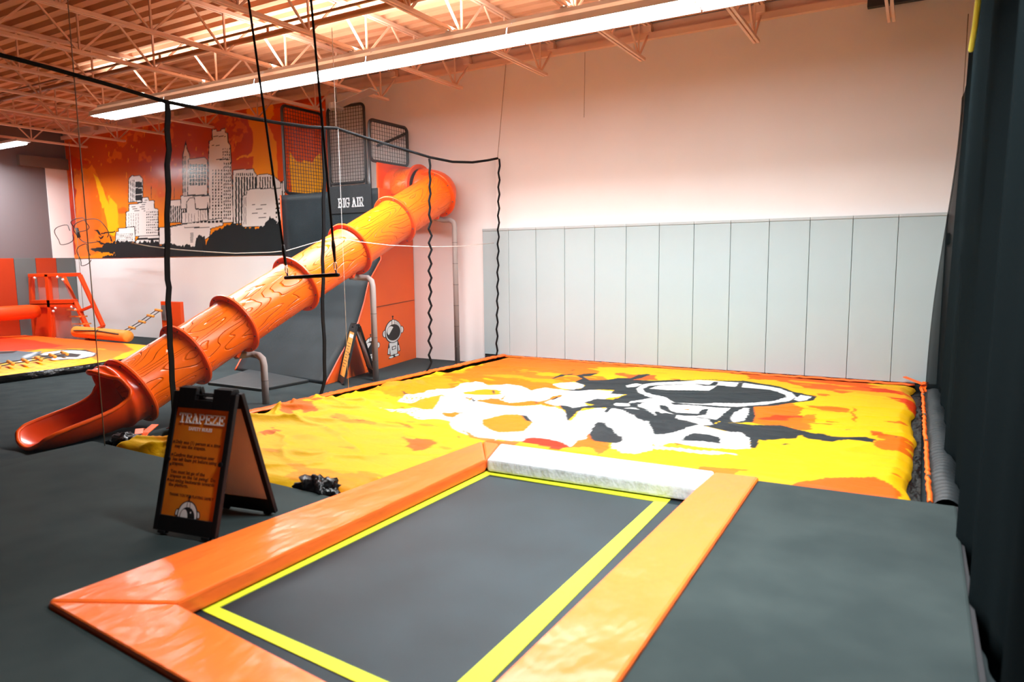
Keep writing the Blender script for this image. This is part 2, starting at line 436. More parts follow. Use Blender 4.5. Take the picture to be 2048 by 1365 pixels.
# ================================================================== GREY WALL PADS
seams = [on_y(x,(a+b)/2,-.06).x for x,a,b in ((1018.3,456,711),(1073.9,452,715),(1132,450,719),(1192.6,448,723),(1256.5,446,727),(1323.3,444,732),(1393,441,737),(1466.3,438,740),(1542.8,436,745),(1622.3,434,751),(1705.5,431,756),(1793,428,762),(1884.7,426,765))]
ws = (seams[-1]-seams[0])/12
edges = [on_y(967,585,-.06).x] + [seams[0]+ws*i for i in range(13)]
names = ['leftmost, narrow and half behind the net','second','third','fourth','fifth','sixth','seventh','eighth','ninth','tenth','eleventh','twelfth','rightmost, beside the black curtain']
for i in range(13):
    a, b = edges[i], edges[i+1]
    mb = MB().box((a+.003,-.065,0.0),(b-.003,-.005,2.50))
    lb = 'grey vinyl wall pad, %s' % names[i] if i in (0,12) else 'grey vinyl wall pad, %s from the left along the back wall' % names[i]
    t = thing('wall_pad', ((a+b)/2,-.035,0), lb, 'wall pad', 'grey pads on the back wall behind the airbag')
    obj('pad_face', mb, M['padgrey'], t, bevel=.008)
    obj('top_flap', MB().box((a+.002,-.075,2.47),(b-.002,-.0,2.515)), mat('grey_pad_flap_%d' % i, (.42,.47,.48), .45, .4) if i == 0 else bpy.data.materials['grey_pad_flap_0'], t, bevel=.004)
tag(obj('backing_board', MB().box((edges[0]+.005,-.05,FZ),(edges[-1],-.002,-.001)), M['paddark']), 'dark board under the grey wall pads, behind the airbag rim', 'board')
tag(obj('wall_switch', MB().box((edges[-1]+.015,-.03,2.05),(edges[-1]+.05,-.001,2.22)), M['black'], bevel=.004), 'small black switch on white wall beside the rightmost pad', 'switch')

# left wall pads
ly = [-2.9,-2.05,-1.70,-1.13,-.56,-.02]
for i, (lb, mt) in enumerate((('grey wall pad at the far left picture edge','wp_grey'),('red orange wall pad, left of the two, behind the orange beam','wp_orange'),
        ('grey wall pad between the two red orange pads','wp_grey'),('red orange wall pad behind the climbing tower frame','wp_orange'),('grey wall pad in the back left corner','wp_grey'))):
    if i == 0: continue
    y0 = ly[i] if i > 1 else -2.9
    o = obj('wall_pad', MB().box((XL,y0+.004,FZ),(XL+.06,ly[i+1]-.004,2.09)), M[mt], bevel=.008)
    tag(o, lb, 'wall pad', 'striped pads on the left wall')

# ================================================================== MURAL ON THE BACK WALL
def paint_mural():
    s = .34180; P = lambda z: [(a*s, 200+b*s) for a, b in z]
    p0 = on_y(140,330,-.02); p1 = on_y(655,200,-.02)
    x0 = on_y(149,517,-.02).x; x1 = on_y(655,330,-.02).x
    z0 = 2.07; z1 = 5.60
    dx = .019; nx = int((x1-x0)/dx); nz = int((z1-z0)/dx)
    xs = np.linspace(x0, x1, nx+1); zs = np.linspace(z0, z1, nz+1)
    X, Z = np.meshgrid(xs, zs)
    # plane point -> place on the picture of the artwork
    d = np.stack([X-CX, np.full(X.shape, -.02-CY), Z-CZ], -1)
    R = np.array(RT); U = np.array(UP); F = np.array(FW)
    dp = d@F; px = 1024+FPX*(d@R)/dp; py = 682.5-FPX*(d@U)/dp
    # bottom edge of the banner in the artwork follows the real bottom edge
    px = px.astype(float); py = py.astype(float)
    c = np.zeros(X.shape+(3,))
    # orange ground fading to amber towards the skyline
    t = np.clip((py-330)/(440-330), 0, 1)[..., None]
    c[:] = np.array(lin((196,66,2)))*(1-t)+np.array(lin((244,140,0)))*t
    nz_ = fbm(px*.05, py*.05, 4, 3)
    c[(nz_ > .68)] = lin((226,98,4))
    def fill(poly, col, raw=False):
        m = inpoly(px, py, poly if raw else P(poly)); c[m] = lin(col); return m
    Yl = (250,176,4)
    nj = (fbm(px*.12, py*.03, 3, 9)-.5)*14
    def soft(poly, col):
        m = inpoly(px+nj, py+nj*.6, P(poly)); c[m] = lin(col)
    soft([(415,820),(405,500),(470,420),(540,380),(560,420),(640,600),(690,740),(690,800),(600,880),(440,930)], (232,112,6))
    soft([(440,720),(500,480),(560,440),(600,560),(600,720),(560,800),(470,860)], (226,98,4))
    soft([(545,430),(580,460),(700,740),(670,800),(650,790),(610,640)], Yl)
    soft([(640,560),(690,620),(690,740),(660,690)], Yl)
    soft([(405,330),(440,330),(440,900),(415,930)], (168,34,0))
    soft([(410,330),(520,360),(470,400),(430,420),(420,640),(405,640)], (196,50,0))
    soft([(1440,60),(1520,40),(1600,20),(1640,300),(1660,480),(1500,520),(1480,420),(1500,340),(1460,330),(1370,350),(1380,340),(1480,300),(1490,200),(1460,150)], (246,150,2))
    soft([(1600,60),(1760,20),(1940,10),(1980,60),(1990,900),(1650,900),(1620,400)], (224,80,2))
    soft([(1690,300),(1740,360),(1830,360),(1880,300),(1900,480),(1880,700),(1740,700),(1700,480)], Yl)
    soft([(1560,130),(1600,90),(1640,200),(1650,330)], (222,86,3))
    for k in range(60):
        a = random.uniform(520,1500); b = random.uniform(60,640); h = random.uniform(6,34)
        fill([(a,b),(a+5,b+3),(a+3,b+h),(a-1,b+h)], (240,140,6))
    W_ = (238,234,230); K = (22,24,26)
    def bld(poly, win=None, kind='grid', ol=9):
        pp = P(poly); m = inpoly(px, py, pp)
        mi = m.copy(); xs_ = px[m]; ys_ = py[m]; dd = np.full(xs_.shape, 1e9)
        for (ax_, ay_), (bx_, by_) in zip(pp, pp[1:]+pp[:1]):
            ex_, ey_ = bx_-ax_, by_-ay_; tt = np.clip(((xs_-ax_)*ex_+(ys_-ay_)*ey_)/(ex_*ex_+ey_*ey_+1e-9), 0, 1)
            dd = np.minimum(dd, np.hypot(xs_-ax_-tt*ex_, ys_-ay_-tt*ey_))
        mi[m] = dd > 1.5
        c[m & ~mi] = lin(K); c[mi] = lin(W_)
        if win:
            for (a0,b0,a1,b1,na,nb,fa,fb) in win:
                u = (px/s-a0)/(a1-a0)*na; v = ((py-200)/s-b0)/(b1-b0)*nb
                mm = (u > 0) & (u < na) & (v > 0) & (v < nb) & ((u % 1) > 1-fa) & ((v % 1) > 1-fb)
                c[mm & mi] = lin(K)
    bld([(750,600),(752,460),(768,442),(820,440),(838,462),(838,600)], [(790,475,832,590,1,3,.95,.9),(756,470,786,600,3,1,.4,1)])
    for a, b0, b1 in ((884,505,580),(1018,510,590)): fill([(a,b0),(a+3,b0),(a+3,b1),(a,b1)], K)
    bld([(975,720),(975,600),(1000,585),(1060,580),(1064,600),(1150,600),(1150,720)], [(980,620,1090,720,9,1,.55,1)])
    bld([(1068,620),(1068,320),(1078,280),(1087,235),(1098,290),(1112,320),(1112,620)], [(1072,330,1088,600,2,1,.5,1)])
    bld([(1095,600),(1100,345),(1120,345),(1200,335),(1216,350),(1216,600)], [(1105,372,1206,500,6,6,.78,.78),(1100,540,1216,560,1,1,1,.3)])
    bld([(1358,725),(1362,410),(1485,400),(1490,420),(1508,440),(1508,725)], [(1370,450,1500,720,8,1,.55,1),(1375,428,1480,445,9,1,.5,1)])
    bld([(1218,720),(1218,350),(1222,240),(1240,232),(1240,170),(1268,168),(1270,180),(1290,180),(1292,168),(1318,165),(1322,190),(1334,192),(1338,250),(1350,262),(1355,345),(1368,720)],
        [(1232,400,1300,700,4,16,.4,.62),(1304,360,1350,700,4,17,.5,.65),(1296,275,1345,345,4,4,.4,.6),(1236,205,1320,215,1,1,1,.4),(1240,260,1290,268,1,1,1,.4),(1265,345,1345,352,1,1,1,.9)])
    bld([(1640,720),(1640,480),(1668,466),(1672,720)], [(1640,500,1672,700,2,9,.5,.5)])
    bld([(1412,745),(1416,560),(1440,555),(1442,530),(1472,518),(1600,516),(1640,480),(1655,480),(1655,745)], [(1470,590,1560,690,1,4,.95,.1),(1606,560,1654,720,3,6,.55,.45),(1420,570,1440,730,2,1,.3,1)])
    bld([(1500,520),(1500,440),(1560,430),(1600,440),(1645,480),(1645,520)], [(1510,450,1600,515,6,1,.4,1)])
    bld([(735,790),(735,655),(752,650),(752,612),(830,600),(830,572),(868,566),(874,586),(905,588),(905,632),(928,638),(930,800),(735,800)],
        [(852,645,926,780,7,9,.5,.45),(742,660,812,780,5,12,.35,.4),(825,575,870,640,1,5,.9,.12),(760,616,850,650,1,3,.9,.2)])
    bld([(1056,640),(1056,560),(1230,560),(1230,640)])
    bld([(1090,600),(1105,575),(1140,570),(1148,640),(1210,640),(1216,600),(1224,720),(1062,725),(1062,660),(1090,655)], [(1150,645,1215,715,5,1,.2,1),(1070,665,1140,715,4,1,.15,1)])
    bld([(672,835),(678,770),(692,768),(692,750),(790,740),(795,835)], [(680,778,776,830,11,5,.5,.5)])
    bld([(790,830),(815,795),(940,790),(950,850),(800,850)], [(800,805,940,820,1,1,1,.8)])
    bld([(930,850),(930,745),(980,740),(1080,720),(1080,830),(1060,850)], [(1000,770,1070,815,1,2,.9,.12)])
    bld([(975,860),(980,745),(1130,715),(1300,690),(1310,735),(1235,755),(1230,800),(1140,865)], [(1120,705,1300,720,8,1,.7,.9),(1110,775,1145,835,1,7,.9,.4),(1080,740,1225,750,1,1,1,.6),(985,755,1000,830,2,1,.4,1)])
    for poly in ([(590,778),(675,768),(672,776),(592,786)],[(548,762),(575,760),(590,785),(600,800),(580,790),(566,770)],[(560,820),(600,835),(640,850),(590,846)],[(638,785),(650,800),(658,830),(650,832)],[(575,795),(590,805),(610,790),(602,810),(588,818)]):
        fill(poly, K)
    jag = np.where(px > 205, (vnoise(px*.35, py*.0, 21)-.5)*7, (fbm(px*.1, py*.3, 2, 8)-.5)*5)
    m = inpoly(px, py+jag, P([(600,900),(545,880),(520,872),(600,862),(620,845),(700,825),(780,835),(900,825),(950,850),(1000,845),(1050,850),(1090,850),(1140,860),(1150,805),(1170,795),(1200,800),(1205,850),(1225,800),(1245,785),(1260,760),(1310,745),(1340,725),(1400,730),(1420,745),(1480,755),(1520,740),(1545,735),(1575,690),(1600,695),(1620,715),(1655,700),(1690,720),(1990,700),(2000,1000),(1680,1000),(1300,1000),(900,1000),(700,1000),(600,955),(540,938),(640,915),(680,900)]))
    c[m] = lin((28,32,34))
    nx1 = nx+1; vs = np.stack([X.ravel(), np.full(X.size, -.022), Z.ravel()], -1)
    return vs, nx1, nz+1, c.reshape(-1, 3), (x0, x1, z0, z1)
def attr_grid(name, vs, nx, ny, cols, m, keep=None, parent=None, smooth=False):
    idx = np.arange(nx*ny).reshape(ny, nx)
    q = np.stack([idx[:-1,:-1], idx[:-1,1:], idx[1:,1:], idx[1:,:-1]], -1).reshape(-1, 4)
    if keep is not None: q = q[keep.reshape(-1)]
    used = np.unique(q); re = np.full(nx*ny, -1); re[used] = np.arange(len(used)); q = re[q]; vs = vs[used]; cols = cols[used]
    lo = vs.min(0); hi = vs.max(0); org = np.array([(lo[0]+hi[0])/2, (lo[1]+hi[1])/2, lo[2]])
    off = np.array(wloc(parent)) if parent is not None else org
    me = bpy.data.meshes.new(name)
    me.vertices.add(len(vs)); me.vertices.foreach_set('co', (vs-off).astype(np.float32).ravel())
    me.loops.add(q.size); me.loops.foreach_set('vertex_index', q.ravel().astype(np.int32))
    me.polygons.add(len(q)); me.polygons.foreach_set('loop_start', np.arange(0, q.size, 4, dtype=np.int32))
    me.polygons.foreach_set('loop_total', np.full(len(q), 4, dtype=np.int32))
    me.update(calc_edges=True)
    if smooth: me.polygons.foreach_set('use_smooth', [True]*len(q))
    a = me.color_attributes.new('art', 'FLOAT_COLOR', 'POINT')
    a.data.foreach_set('color', np.concatenate([cols, np.ones((len(cols),1))], 1).astype(np.float32).ravel())
    me.materials.append(m); me.validate()
    o = bpy.data.objects.new(name, me); COL.objects.link(o)
    if parent is not None: o.parent = parent
    else: o.location = org
    return o
def art_mat(name, rough, bump, spec=.4):
    m = mat(name, (1,1,1), rough, spec, bump=bump); nt = m.node_tree
    a = nt.nodes.new('ShaderNodeAttribute'); a.attribute_name = 'art'
    nt.links.new(a.outputs['Color'], nt.nodes['Principled BSDF'].inputs['Base Color']); return m
vs, nx_, ny_, cols, ext = paint_mural()
mu = thing('skyline_mural', ((ext[0]+ext[1])/2,-.02,ext[2]), 'orange wall mural of a white city skyline over dark trees', 'mural')
attr_grid('printed_sheet', vs, nx_, ny_, cols, art_mat('glossy_printed_mural', .22, (1.5,.12,.03), .25), parent=mu)
obj('backing_sheet', MB().box((ext[0],-.018,ext[2]),(ext[1],-.001,ext[3])), M['panel_orange'], mu)

T = [on_z(*p, .0) for p in ((95,1212),(965,888),(1518,960))]
A_, B_, C_ = [(v.x, v.y) for v in T]
# ================================================================== PIT COVER (airbag) WITH PAINTED FIGURE
def cover_shape(x, y):
    """height of the billowed cover"""
    left = np.clip((2.9-x)/3.3, 0, 1)
    z = -.03 + .04*fbm(x*.5+3, y*.5, 2, 4); back = np.clip((-y-.4)/4, .12, 1)
    # long soft folds, stronger towards the left front
    q1 = 1-np.abs(2*fbm(x*.55+y*.25, y*1.5-x*.5, 3, 12)-1)
    z += (q1**6)*(.03+.07*left)*back
    q2 = 1-np.abs(2*fbm(x*1.1-y*.3+7, y*2.6+x*.9, 3, 31)-1)
    z += (q2**8)*(.008+.04*left)*back
    cfold = np.exp(-((x-4.3)/1.2)**2-((y+4.4)/.9)**2)
    z += cfold*(.05+.07*(1-np.abs(2*fbm(x*.9+y*1.2, y*2.2-x*.7, 2, 77)-1))**5)
    return z
def rim_x(y): return -.14+(y+.1)*.05
def cover_xl(y): return rim_x(y)+.10
def paint_cover():
    y1, y0 = -.16, -7.84; xr = 7.0; d = .021
    ny = int((y1-y0)/d); nx = int((xr+.7)/d)
    V, U_ = np.meshgrid(np.linspace(0,1,ny+1), np.linspace(0,1,nx+1), indexing='ij')
    Y = y0+V*(y1-y0); XLf = cover_xl(Y); wav = (fbm(Y*1.7, Y*0, 3, 8)-.5)*.10
    X = XLf + U_*(xr+wav-XLf)
    Z = cover_shape(X, Y)
    XE = B_[0]+(Y-B_[1])*(B_[0]-A_[0])/(B_[1]-A_[1])
    # roll the borders down to the rim
    e = np.minimum.reduce([(X-XLf)/.16, (xr+wav-X)/.13, (y1-Y)/.12, np.where(X < XE, (Y-y0)/.12, (Y+5.86)/.10),
        np.where(Y < -5.9, np.where(X > XE+.05, 0, np.clip((XE+.02-X)/.07, 0, 1)), 1)])
    e = np.clip(e, 0, 1); Z = Z*(e**.5)+(-.10)*(1-e**.5)
    dx = np.stack([X-CX, Y-CY, np.full(X.shape, .02-CZ)], -1)
    R = np.array(RT); U = np.array(UP); F = np.array(FW); dp = dx@F
    px = 1024+FPX*(dx@R)/dp; py = 682.5-FPX*(dx@U)/dp
    k = .29297
    A = lambda z: [(700+a*k, 690+b*k) for a, b in z]
    B = lambda z: [(1050+a*k, 690+b*k) for a, b in z]
    D = lambda z: [(1500+a*.29305, 700+b*.29305) for a, b in z]
    c = np.zeros(X.shape+(3,)); YE = (255,196,0); OR = (252,120,2); RO = (240,62,0); WH = (246,244,240); DK = (40,46,50)
    c[:] = lin(YE)
    st = fbm(X*.9+4, Y*3.4, 4, 41)
    jx = (fbm(X*2.2, Y*5, 3, 50)-.5)*26; jy = (fbm(X*2.2+9, Y*5, 3, 51)-.5)*10
    def rough(poly, col): c[inpoly(px+jx, py+jy, poly)] = lin(col)
    def fill(poly, col): c[inpoly(px, py, poly)] = lin(col)
    rough(A([(210,335),(480,235),(640,190),(880,130),(1040,60),(1500,90),(1900,120),(1640,200),(1560,230),(1400,300),(1240,310),(1040,280),(900,255),(700,300),(560,310),(420,330)]), OR)
    rough(B([(0,60),(700,80),(2048,190),(2048,225),(1500,190),(900,150),(400,160),(0,190)]), OR)
    rough(B([(420,150),(900,140),(1500,190),(1900,250),(2000,330),(1700,270),(1300,215),(800,235),(560,200)]), YE)
    rough(B([(640,180),(880,190),(900,235),(700,240)]), (244,96,30))
    rough(B([(350,205),(560,215),(560,245),(380,240)]), OR)
    rough(D([(0,150),(300,160),(700,195),(1160,300),(1150,410),(1060,360),(920,300),(700,270),(640,290),(420,260),(250,205),(0,190)]), (250,100,0))
    rough(D([(700,225),(900,235),(1150,330),(1140,400),(1050,345),(880,280)]), RO)
    rough(D([(800,210),(1080,225),(1150,260),(1150,300),(960,250)]), YE)
    c[(st > .66) & (X < 3.2) & (Y < -2)] = lin((250,160,0))
    c[(st < .30) & (Y > -3)] = lin((255,176,0))
    s2 = fbm(X*1.6, Y*2.4+9, 4, 61); c[(s2 > .735) & (Y < -1.2)] = lin((240,112,0))
    # halftone
    def dots(poly, col, bg, r=.33):
        m = inpoly(px+jx*.6, py+jy*.8, poly)
        dd = np.hypot((X/.085) % 1-.5, (Y/.085) % 1-.5)
        if bg is not None: c[m] = lin(bg)
        c[m & (dd < r)] = lin(col)
    rough(A([(240,300),(600,200),(700,250),(560,330),(300,360),(220,330)]), (252,150,0))
    dots(A([(320,380),(370,340),(480,320),(640,285),(640,370),(440,400)]), (250,170,10), WH, .26)
    dots(A([(140,432),(400,470),(500,500),(700,500),(740,380),(640,360),(540,400),(400,440),(240,445)]), (250,180,10), WH, .26)
    rough(A([(380,400),(560,360),(660,350),(620,420),(450,430)]), (250,160,0))
    fill(A([(440,350),(560,320),(640,290),(700,285),(780,255),(860,242),(905,246),(940,265),(1000,262),(1090,262),(1150,272),(1240,305),(1290,290),(1340,285),(1460,300),(1700,300),(1800,310),(1870,340),(1830,350),(1750,360),(1600,400),(1640,440),(1520,470),(1420,440),(1340,420),(1330,390),(1260,400),(1090,415),(1000,390),(850,390),(700,365),(560,350)]), WH)
    fill(A([(620,365),(720,370),(860,392),(1000,400),(1130,420),(1300,420),(1420,450),(1470,490),(1485,530),(1520,530),(1570,470),(1700,468),(1750,480),(1840,490),(1900,530),(1960,590),(2060,640),(2060,720),(1950,742),(1830,730),(1780,705),(1800,680),(1860,660),(1620,650),(1560,660),(1510,700),(1430,665),(1310,640),(1200,660),(1000,640),(860,620),(750,585),(690,550),(680,520),(500,500),(440,475),(560,440)]), WH)
    fill(A([(700,362),(860,388),(980,385),(1060,362),(1030,390),(1090,402),(1260,398),(1330,378),(1380,350),(1450,340),(1440,352),(1370,368),(1330,395),(1340,415),(1420,435),(1480,445),(1480,462),(1400,440),(1300,418),(1100,418),(900,395),(740,372)]), OR)
    fill(A([(1390,360),(1440,344),(1420,358),(1350,378)]), DK); fill(A([(1262,395),(1275,400),(1280,418),(1268,412)]), DK); fill(A([(830,380),(858,388),(850,394),(832,388)]), DK)
    rough(A([(755,315),(830,297),(1000,292),(1045,305),(1040,325),(980,340),(860,342),(780,335)]), (252,160,0))
    fill(A([(970,302),(985,302),(990,330),(978,330)]), DK)
    fill(A([(903,515),(960,490),(1050,468),(1150,470),(1250,525),(1225,550),(1190,582),(1010,587),(960,570),(905,545)]), (252,138,0))
    fill(A([(1158,473),(1200,480),(1250,525),(1200,512)]), DK)
    fill(A([(620,462),(740,456),(780,452),(700,490),(650,480)]), (250,130,0))
    fill(A([(1603,660),(1640,615),(1690,575),(1735,553),(1790,555),(1835,575),(1866,605),(1860,665),(1812,685),(1700,668)]), DK)
    fill(A([(1603,660),(1625,625),(1660,662)]), (250,110,0))
    fill(A([(1560,658),(1620,655),(1770,680),(1770,720),(1700,740),(1640,710),(1510,702)]), (252,120,4))
    fill(A([(1170,660),(1200,638),(1250,630),(1330,642),(1440,665),(1510,700),(1420,705),(1250,672)]), (236,50,0))
    rough(A([(720,570),(900,632),(1170,662),(1060,675),(880,645)]), (250,130,40))
    # right half
    rough(B([(1560,415),(1800,388),(1900,420),(1890,470),(1960,480),(1930,560),(1560,532),(1490,516)]), (250,112,0))
    rough(B([(1580,490),(1700,478),(1915,466),(1915,488),(1700,500)]), RO)
    fill(B([(500,475),(760,480),(880,560),(900,660),(640,640),(500,560)]), WH)
    fill(B([(340,205),(400,190),(500,185),(450,205),(400,212),(440,235),(560,232),(640,218),(720,218),(770,195),(830,188),(860,192),(800,215),(740,228),(880,235),(1100,225),(1300,225),(1480,232),(1740,275),(1850,318),(1990,345),(1972,372),(1850,385),(1700,405),(1560,412),(1572,470),(1560,520),(1420,530),(1330,545),(1240,580),(1200,590),(1060,615),(880,640),(860,590),(740,520),(600,480),(560,495),(540,490),(560,470),(400,462),(360,475),(300,530),(285,525),(270,470),(225,430),(330,452),(440,440),(470,410),(400,395),(490,358),(600,370),(700,335),(580,330),(610,300),(500,295),(360,308),(250,302),(380,290),(408,268),(340,245),(390,225)]), DK)
    fill(B([(190,262),(240,249),(340,248),(400,262),(395,282),(330,297),(240,288)]), WH)
    fill(B([(1060,225),(1480,230),(1480,236),(1060,230)]), YE)
    fill(B([(690,268),(760,255),(800,262),(750,278),(700,282)]), WH)
    fill(B([(762,292),(800,262),(900,246),(1050,240),(1200,229),(1350,240),(1480,246),(1600,265),(1740,290),(1820,320),(1852,350),(1800,376),(1650,395),(1450,410),(1250,403),(1160,408),(1060,402),(1000,395),(900,362),(820,345),(775,320)]), WH)
    fill(B([(803,292),(850,270),(1000,262),(1170,255),(1300,268),(1480,283),(1680,300),(1780,335),(1785,350),(1700,375),(1500,388),(1300,384),(1150,402),(1030,395),(960,352),(870,338),(820,318)]), DK)
    fill(B([(850,290),(900,272),(1160,256),(1220,272),(1310,272),(1255,305),(1000,300)]), WH)
    fill(B([(1250,265),(1290,242),(1325,244),(1300,272)]), DK); fill(B([(1435,285),(1460,246),(1490,248),(1480,290)]), DK)
    fill(B([(1835,366),(1880,334),(1955,346),(1930,368),(1870,378)]), WH)
    fill(B([(700,400),(760,375),(850,358),(920,362),(970,385),(1010,410),(1200,415),(1320,420),(1400,420),(1350,480),(1300,512),(1200,500),(1000,510),(930,512),(890,500),(760,490),(640,462),(740,455),(800,470),(870,500),(900,512),(860,470),(780,440),(770,420),(830,390),(760,400)]), WH)
    fill(B([(640,458),(740,452),(860,490),(895,520),(780,490)]), WH)
    fill(B([(608,418),(640,402),(700,404),(716,425),(700,438),(620,438)]), WH)
    fill(B([(915,420),(960,418),(980,430),(1000,455),(1040,470),(1180,470),(1200,440),(1250,432),(1240,472),(1180,490),(1040,500),(980,470),(920,440)]), DK)
    fill(B([(1040,422),(1160,425),(1200,440),(1170,455),(1100,448)]), WH); fill(B([(1075,437),(1130,436),(1110,445)]), OR)
    fill(B([(920,468),(960,500),(1000,508),(960,512),(930,495)]), DK)
    fill(B([(1340,480),(1380,440),(1440,425),(1420,460),(1410,500),(1380,530),(1320,510)]), DK)
    fill(B([(1405,500),(1430,450),(1500,416),(1528,420),(1524,465),(1495,512),(1425,525)]), WH)
    fill(B([(1350,535),(1375,530),(1372,545),(1355,545)]), RO)
    fill(B([(1020,528),(1100,506),(1215,508),(1250,535),(1282,568),(1200,580),(1130,545)]), WH)
    fill(B([(870,640),(1000,622),(1100,592),(1200,582),(1380,600),(1480,600),(1530,630),(1537,695),(1440,700),(1030,692),(900,705),(860,690)]), WH)
    fill(B([(1060,670),(1085,640),(1140,622),(1260,620),(1300,640),(1333,643),(1332,672),(1250,665),(1160,660)]), DK)
    fill(B([(1240,580),(1330,550),(1430,530),(1560,540),(1750,535),(1860,565),(1960,590),(2060,600),(2060,618),(1880,602),(1850,625),(1700,635),(1600,650),(1580,688),(1540,693),(1530,635),(1480,602),(1380,600),(1290,590)]), DK)
    rough(B([(1010,690),(1130,690),(1160,700),(1060,706)]), (250,120,10))
    fill(B([(620,700),(900,704),(1100,716),(1300,726),(1430,724),(1452,742),(1300,740),(1000,718),(780,712),(740,740),(660,738)]), WH)
    rough(D([(330,575),(480,560),(640,575),(760,585),(860,600),(840,620),(700,612),(540,618),(420,600)]), DK)
    fill(D([(650,532),(680,534),(660,542)]), DK); fill(D([(215,628),(270,622),(275,628),(230,634)]), DK); fill(D([(980,582),(1015,580),(1000,588)]), DK)
    rough(D([(690,380),(715,400),(735,440),(720,480),(700,470),(712,430)]), (242,112,0))
    rough(D([(370,440),(470,420),(460,480),(390,490)]), (242,122,0))
    rough(D([(820,540),(900,555),(960,580),(860,570)]), (236,90,0))
    rough(D([(100,905),(380,890),(620,868),(860,862),(980,890),(1040,960),(1030,1010),(700,985),(300,940)]), (245,100,0))
    rough(B([(700,808),(900,815),(1060,865),(1150,890),(960,850)]), (240,80,0))
    rough(B([(1120,850),(1250,815),(1520,825),(1420,885),(1200,880)]), (250,130,0))
    fill(B([(315,757),(380,742),(500,742),(580,758),(500,782),(400,772)]), (252,150,0))
    rough(A([(330,520),(400,525),(420,590),(380,560)]), (246,130,0)); rough(A([(360,620),(430,640),(560,700),(440,715),(420,670)]), (244,110,0))
    fill(A([(730,612),(745,610),(752,625),(740,628)]), DK)
    fill(A([(355,318),(372,312),(380,330),(405,330),(400,338),(368,335)]), DK)
    # thin dark squiggle, upper left
    fill(B([(170,228),(230,205),(320,190),(345,192),(240,215),(180,232)]), DK); fill(B([(312,170),(345,157),(330,168)]), DK)
    keep = np.ones((ny, nx), bool)
    Xc = (X[:-1,:-1]+X[1:,1:])/2; Yc = (Y[:-1,:-1]+Y[1:,1:])/2
    keep = ~((Xc > B_[0]+(Yc-B_[1])*(B_[0]-A_[0])/(B_[1]-A_[1])+.03) & (Yc < -5.86))
    # softening of the sewn border near the right edge
    return np.stack([X.ravel(), Y.ravel(), Z.ravel()], -1), nx+1, ny+1, c.reshape(-1,3)*.50, keep
vs, nx_, ny_, cols, keep = paint_cover()
ab = thing('pit_airbag', (3.4,-4,FZ), 'big yellow and orange airbag cover with white and black astronaut artwork', 'airbag')
attr_grid('cover', vs, nx_, ny_, cols, art_mat('printed_airbag_fabric', .6, (5,.35,.03,(1,2.4,1)), .12), keep, ab, True)
# black body under the cover
obj('airbag_body', MB().prism([(-.45,-7.70),(2.80,-7.74),(2.82,-5.80),(7.06,-5.72),(7.10,-.12),(-.10,-.12)], FZ+.001, -.11), M['blackfilm'], ab)
# orange anchoring rim with grommets, left and back
def rim(p, q, wd, name, n, z=.0):
    p = Vector(p); q = Vector(q); d = (q-p).normalized(); r = Vector((d.y,-d.x,0)); Ln = (q-p).length
    rs = random.Random(5)
    ns = int(Ln/.08); J = [rs.uniform(-.012,.012) for _ in range(ns+2)]
    def fn(u, v):
        i = int(v*ns); a = (u-.5)*wd; zz = z+.018*math.cos((u-.5)*PI)+J[i]*.5
        c = p+d*(v*Ln)+r*(a+J[min(i+1,ns)]*.6); return (c.x, c.y, zz)
    o = obj(name, MB().grid(fn, 6, ns), M['orange'], ab, smooth=True, solid=.01)
    for i in range(n):
        c = p+d*(Ln*(i+.5)/n)
        obj('grommet', MB().tube([(c.x,c.y,z+.012),(c.x,c.y,z+.032)], .016, 8), M['chrome'], o)
    return o
rim((rim_x(-7.1)-.01,-7.1,0),(rim_x(-.08)-.01,-.08,0), .17, 'rim_strap', 16, .0)
rim((-.12,-.10,0),(7.0,-.12,0), .11, 'rim_strap', 22, -.02)
rim((7.10,-.25,0),(7.12,-5.70,0), .035, 'rim_strap', 4, -.03)
# loose corner flaps
def flap(pts, name='corner_flap', m='orange'):
    mb = MB()
    for a, b in zip(pts[:-1], pts[1:]): mb.bar(a, b, .085, .012)
    return obj(name, mb, M[m], ab, smooth=False, bevel=.004)
flap([(-.72,-7.30,.02),(-.58,-7.42,.07),(-.44,-7.52,.05)]); flap([(-.50,-7.28,.10),(-.42,-7.46,.05),(-.34,-7.60,-.02)])
flap([(6.86,-.14,.10),(7.0,-.22,.06),(7.12,-.32,.03)]); flap([(7.14,-.18,.05),(7.1,-.34,-.02),(7.12,-.46,-.05)])
def crumple(c, r, name, sc=(1,1,.6), n=14):
    mb = MB(); mb.sphere(c, r, n, 0, sc); vs = []
    for v in mb.v:
        d = Vector(v)-Vector(c); k = 1+.35*(math.sin(d.x*41+d.z*30)*math.cos(d.y*37)+.5*math.sin(d.x*90+d.y*80))*.8
        vs.append(tuple(Vector(c)+d*k))
    mb.v = vs; return mb
obj('plastic_bunch', crumple((2.58,-7.80,.0), .20, 'b', (1.2,.55,.45)), M['blackfilm'], ab, smooth=True)
obj('plastic_bunch', crumple((-.52,-7.62,.0), .15, 'b', (1.3,.8,.45)), M['blackfilm'], ab, smooth=True)

